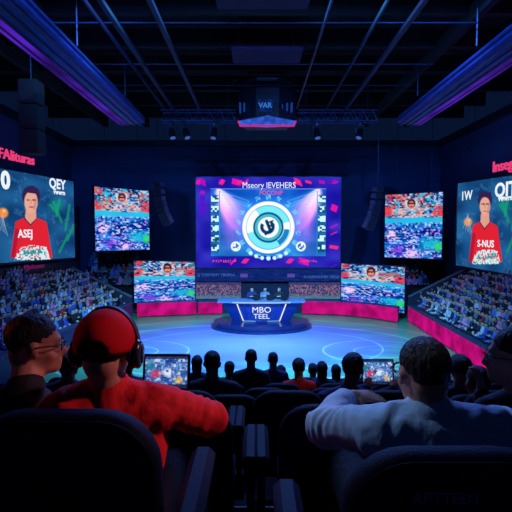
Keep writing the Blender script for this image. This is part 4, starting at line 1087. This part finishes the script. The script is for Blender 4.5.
# stage lights clamped under the trusses
zt_ = P(200, 116.5, Yt).z-.25
LIGHTPOS = []
for i, (px, yaw, lab) in enumerate(((172, 20, 'dark stage light under the left end of the left truss'), (186, 30, 'dark stage light under the left truss, second from its outer end'), (214, -10, 'dark stage light under the left truss near the scoreboard'),
        (317, 10, 'dark stage light under the right truss nearest the scoreboard'), (360, -30, 'dark stage light under the outer end of the right truss'))):
    x = P(px, 125, Yt).x; t = thing('spotlight', lab, 'stage light', (x, Yt, zt_))
    c = Vector((x, Yt-.02, zt_-.55)); dr = Vector((math.sin(math.radians(yaw))*.7, -.35, -1)).normalized()
    part('clamp', MB().box((x, Yt-.0, zt_-.08), (.1, .1, .16)), M_steel, t)
    part('yoke', MB().tube([(x-.2, Yt, zt_-.5), (x-.2, Yt, zt_-.18), (x+.2, Yt, zt_-.18), (x+.2, Yt, zt_-.5)], .018, 6), M_steel, t)
    part('lamp_housing', MB().tube([c-dr*.25, c-dr*.2, c+dr*.1, c+dr*.26], [.09, .13, .15, .17], 16), M_blk, t)
    part('lens', MB().cyl(c+dr*.262, c+dr*.27, .13, 16), emat('dim lens', (60, 90, 170)), t)
    LIGHTPOS.append((c+dr*.3, dr))
# hanging scoreboard
Ys = 20.0; xl = P(238, 120, Ys).x; xr = P(296.5, 120, Ys).x; zt0 = P(260, 80, Ys).z; zb0 = P(260, 119, Ys).z; zc = P(260, 130, Ys).z; xc = (xl+xr)/2; hw = (xr-xl)/2
t = thing('scoreboard', 'dark hanging scoreboard with a glowing blue pointed rim edged in pink', 'scoreboard', (xc, Ys, zb0))
hexp = [(xl, Ys+.4), (xl+.25, Ys-.0), (xc-.5, Ys-.45), (xc+.5, Ys-.45), (xr-.25, Ys), (xr, Ys+.4), (xr-.3, Ys+2.2), (xl+.3, Ys+2.2)]
part('body', MB().prism(hexp, zb0, zt0-.25, 'z'), mat('scoreboard shell', (12, 16, 34), .6, .2), t, smooth=False)
part('top_frame', MB().prism([(xc+(x-xc)*.92, Ys+.9+(y-Ys-.9)*.92) for x, y in hexp], zt0-.25, zt0, 'z'), M_steel, t, smooth=False)
for i, (xx, hh) in enumerate(((-1.18, .34), (-1.0, .3), (.85, .3), (1.05, .34), (.62, .2))): part('indicator', MB().box((xc+xx, Ys-.1, zb0+.45), (.07, .5, hh)), emat('indicator blue', (18, 56, 130)), t)
part('small_display', MB().box((xc-.1, Ys-.46, zb0+.45), (.62, .04, .5)), emat('small display', (10, 36, 96), 1, .6, 9), t)
put_text('lettering', 'VAR', .3, emat('display text', (50, 110, 190)), t, Vector((xc-.1, Ys-.49, zb0+.45)), (1, 0, 0), bold=.01)
rim = MB()
vs = [(xl, Ys+.35, zb0), (xc, Ys-.55, zb0+.02), (xr, Ys+.35, zb0), (xl+.1, Ys+.35, zb0-.22), (xc, Ys-.60, zc+.05), (xr-.1, Ys+.35, zb0-.22), (xc, Ys+1.2, zb0-.1)]
rim.add(vs, [(0, 3, 4, 1), (1, 4, 5, 2), (3, 6, 4), (4, 6, 5), (0, 1, 2), (0, 2, 5, 6), (0, 6, 3)])
part('glow_rim', rim, emat('rim blue', (46, 84, 200), 1, .4, 3), t, smooth=False)
part('rim_edge', MB().tube([(xl, Ys+.33, zb0), (xl+.08, Ys+.33, zb0-.22), (xc, Ys-.62, zc+.04), (xr-.08, Ys+.33, zb0-.22), (xr, Ys+.33, zb0)], .045, 8), emat('rim pink', (190, 45, 135)), t)
for dx in (-.8, .8): part('hanging_cable', MB().cyl((xc+dx, Ys+.9, zt0), (xc+dx, Ys+.9, 12.8), .03, 6), M_steel, t)
r = random.Random(3)
for i in range(16):
    x = xc+r.uniform(-1.3, 1.3); z = zt0-.25+r.uniform(-.1, .35); part('cable', MB().bar((x, Ys-.2+r.uniform(0, .5), z), (x+r.uniform(-.5, .5), Ys+r.uniform(-.2, .4), z+r.uniform(-.1, .12)), .03), M_steel, t)
# violet ceiling panels above it
for i, (p0, y0_, p1, y1_, lab) in enumerate(((217, -4, 308, 17, 'violet ceiling panel highest above the scoreboard'), (233, 55, 300, 68, 'violet ceiling panel just above the scoreboard'))):
    z = 11.4; Ya = (z-5)*F/(232-y1_); Yb_ = (z-5)*F/(232-y0_); xa = P(p0, y1_, Ya).x; xb = P(p1, y1_, Ya).x
    t = thing('ceiling_panel', lab, 'ceiling panel', ((xa+xb)/2, (Ya+Yb_)/2, z))
    part('panel', MB().box(((xa+xb)/2, (Ya+Yb_)/2, z+.1), (xb-xa, abs(Ya-Yb_), .16), bev=.04), mat('violet panel', (44, 20, 62), .8), t)
    for dx in (xa+.3, xb-.3): part('hanging_cable', MB().cyl((dx, (Ya+Yb_)/2, z+.18), (dx, (Ya+Yb_)/2, 12.8), .015, 6), M_steel, t)
# curved line-array loudspeakers
def line_array(lab, pts, Y, face):
    top = P(*pts[0], Y); t = thing('line_array_speaker', lab, 'loudspeaker', top)
    n = 8; W = [P(*p, Y) for p in pts]
    for i in range(n):
        f = (i+.5)/n*(len(W)-1); a = int(f); q = W[a].lerp(W[min(a+1, len(W)-1)], f-a); dd = (W[min(a+1, len(W)-1)]-W[a]).normalized()
        seg_l = sum((W[j+1]-W[j]).length for j in range(len(W)-1))/n
        M4 = Matrix.Translation(q) @ Matrix.Rotation(math.atan2(dd.x, -dd.z)*-1, 4, 'Y') @ Matrix.Rotation(face, 4, 'Z')
        c = part('cabinet', MB().box((0, 0, 0), (.5, .45, seg_l*.92), 0, M4, .03), mat('speaker shell', (34, 48, 92), .5), t)
        part('grille', MB().box((0, -.235, 0), (.42, .02, seg_l*.7), 0, M4), mat('speaker grille', (16, 22, 40), .7, bump=.6, bscale=90), c)
    part('hanging_cable', MB().cyl(W[0]+Vector((0, 0, .1)), (W[0].x, W[0].y, 12.8), .02, 6), M_steel, t)
line_array('curved loudspeaker column hanging left of the central screen', [(158, 181), (160, 200), (164, 214), (169, 224)], 24.5, -.3)
line_array('curved loudspeaker column hanging right of the central screen', [(378, 186), (376, 204), (372, 218), (367, 229)], 24.5, .3)
q = P(32, 118, 15)
t = thing('speaker_cluster', 'dark tall loudspeaker box hanging in the upper left', 'loudspeaker', q)
for dz in (-.8, 0, .8): 
    c = part('cabinet', MB().box((q.x, q.y, q.z+dz), (.62, .6, .76), bev=.04), mat('cluster shell', (7, 8, 11), .95), t); part('grille', MB().box((q.x, q.y-.31, q.z+dz), (.5, .02, .62)), mat('cluster grille', (5, 6, 9), .95), c)
part('hanging_cable', MB().cyl((q.x, q.y, q.z+1.1), (q.x, q.y, 12.8), .02, 6), M_steel, t)
# ------------------------------------------------------------------ light
def spot(name, loc, tgt, col, power, size=60, blend_=.6, rad=.15):
    l = bpy.data.lights.new(name, 'SPOT'); l.color = col; l.energy = power; l.spot_size = math.radians(size); l.spot_blend = blend_; l.shadow_soft_size = rad
    o = bpy.data.objects.new(name, l); COL.objects.link(o); o.location = loc; o.rotation_euler = (Vector(tgt)-Vector(loc)).to_track_quat('-Z', 'Y').to_euler(); return o
def area(name, loc, tgt, col, power, sx, sy=None):
    l = bpy.data.lights.new(name, 'AREA'); l.color = col; l.energy = power; l.shape = 'RECTANGLE'; l.size = sx; l.size_y = sy or sx
    o = bpy.data.objects.new(name, l); COL.objects.link(o); o.location = loc; o.rotation_euler = (Vector(tgt)-Vector(loc)).to_track_quat('-Z', 'Y').to_euler(); return o
BL = (.12, .35, 1.0)
area('floor_wash', (0, 11, 12.0), (0, 20, 0), (.16, .50, 1.0), 2000, 5, 2).data.spread = math.radians(70)
area('arena_blue', (0, 10, 12.3), (0, 22, 2), (.08, .30, 1.0), 1500, 8, 2)
spot('floor_key', (0, 12.5, 12.2), (0, 20.5, 0), (.25, .50, 1.0), 8500, 46, .8)
spot('teal_wash', (-3, 11, 12.2), (-5.5, 21, 0), (.12, .8, .8), 4200, 50, .9); spot('teal_wash', (3, 11, 12.2), (5.5, 21, 0), (.12, .8, .8), 4200, 50, .9)
spot('wall_wash', (-5, 10, 12.2), (-6, 31, 6), (.04, .26, 1.0), 4200, 66, .9); spot('wall_wash', (5, 10, 12.2), (6, 31, 6), (.04, .26, 1.0), 4200, 66, .9)
spot('stand_wash', (-3, 11, 12), (-10, 20, 1.5), (.46, .52, 1.0), 760, 60, .8); spot('stand_wash', (3, 11, 12), (10.5, 20, 1.5), (.46, .52, 1.0), 760, 60, .8)
spot('corner_wash', (0, 12, 12), (-9.5, 29, 2.5), (.3, .45, 1.0), 420, 22, .8); spot('corner_wash', (0, 12, 12), (10, 29, 2.5), (.3, .45, 1.0), 480, 20, .8)
spot('trough_violet', (-10.5, 13, 6.5), (-6.4, 15, 10), (.45, .12, 1.0), 220, 90, .9); spot('trough_violet', (10.5, 13, 6.5), (6.6, 15, 10), (.45, .12, 1.0), 220, 90, .9)
spot('trough_blue', (-1.5, 13, 6.5), (-5.5, 15, 10.5), (.08, .25, 1.0), 210, 95, .9); spot('trough_blue', (1.5, 13, 6.5), (5.8, 15, 10.5), (.08, .25, 1.0), 210, 95, .9)
spot('panel_violet', (0, 6, 8), (0, 14, 11.4), (.5, .15, 1.0), 90, 40, .8)
spot('crimson_key', (2.0, 4.0, 8.5), P(299, 370, 6.1), (1.0, .5, .5), 160, 9, .7, .1)
# near rows: blue light from over the arena, plus added spots close to the row
area('house_blue', (1.0, 10, 9.5), (0, 2.0, 4), (.12, .26, 1.0), 520, 5, 2)
spot('warm_key', (3.4, 1.75, 6.9), (-.33, 1.5, 4.48), (1.0, .42, .46), 360, 12, .7, .12)
spot('shirt_key', (-1.9, 2.9, 7.2), (.36, 1.45, 4.4), (.30, .55, 1.0), 230, 17, .8, .12)
spot('desk_key', (0, 14, 12), (0, 23.8, 1.8), (.6, .75, 1.0), 900, 12, .7)  # added spot that lifts the presenters out of the dark
spot('red_rim', (-3.4, 2.2, 5.2), (.45, 1.4, 4.65), (1.0, .12, .05), 26, 16, .7, .15)
w = bpy.data.worlds.new('world'); scene.world = w; w.use_nodes = True
bgn = w.node_tree.nodes['Background']; bgn.inputs['Color'].default_value = (.02, .06, .25, 1); bgn.inputs['Strength'].default_value = .10
vs_ = scene.view_settings; vs_.view_transform = 'Standard'; vs_.look = 'None'; vs_.exposure = 0; vs_.gamma = 1
scene.display_settings.display_device = 'sRGB'
try: scene.cycles.use_denoising = True; scene.cycles.max_bounces = 5; scene.cycles.sample_clamp_indirect = 4
except Exception: pass
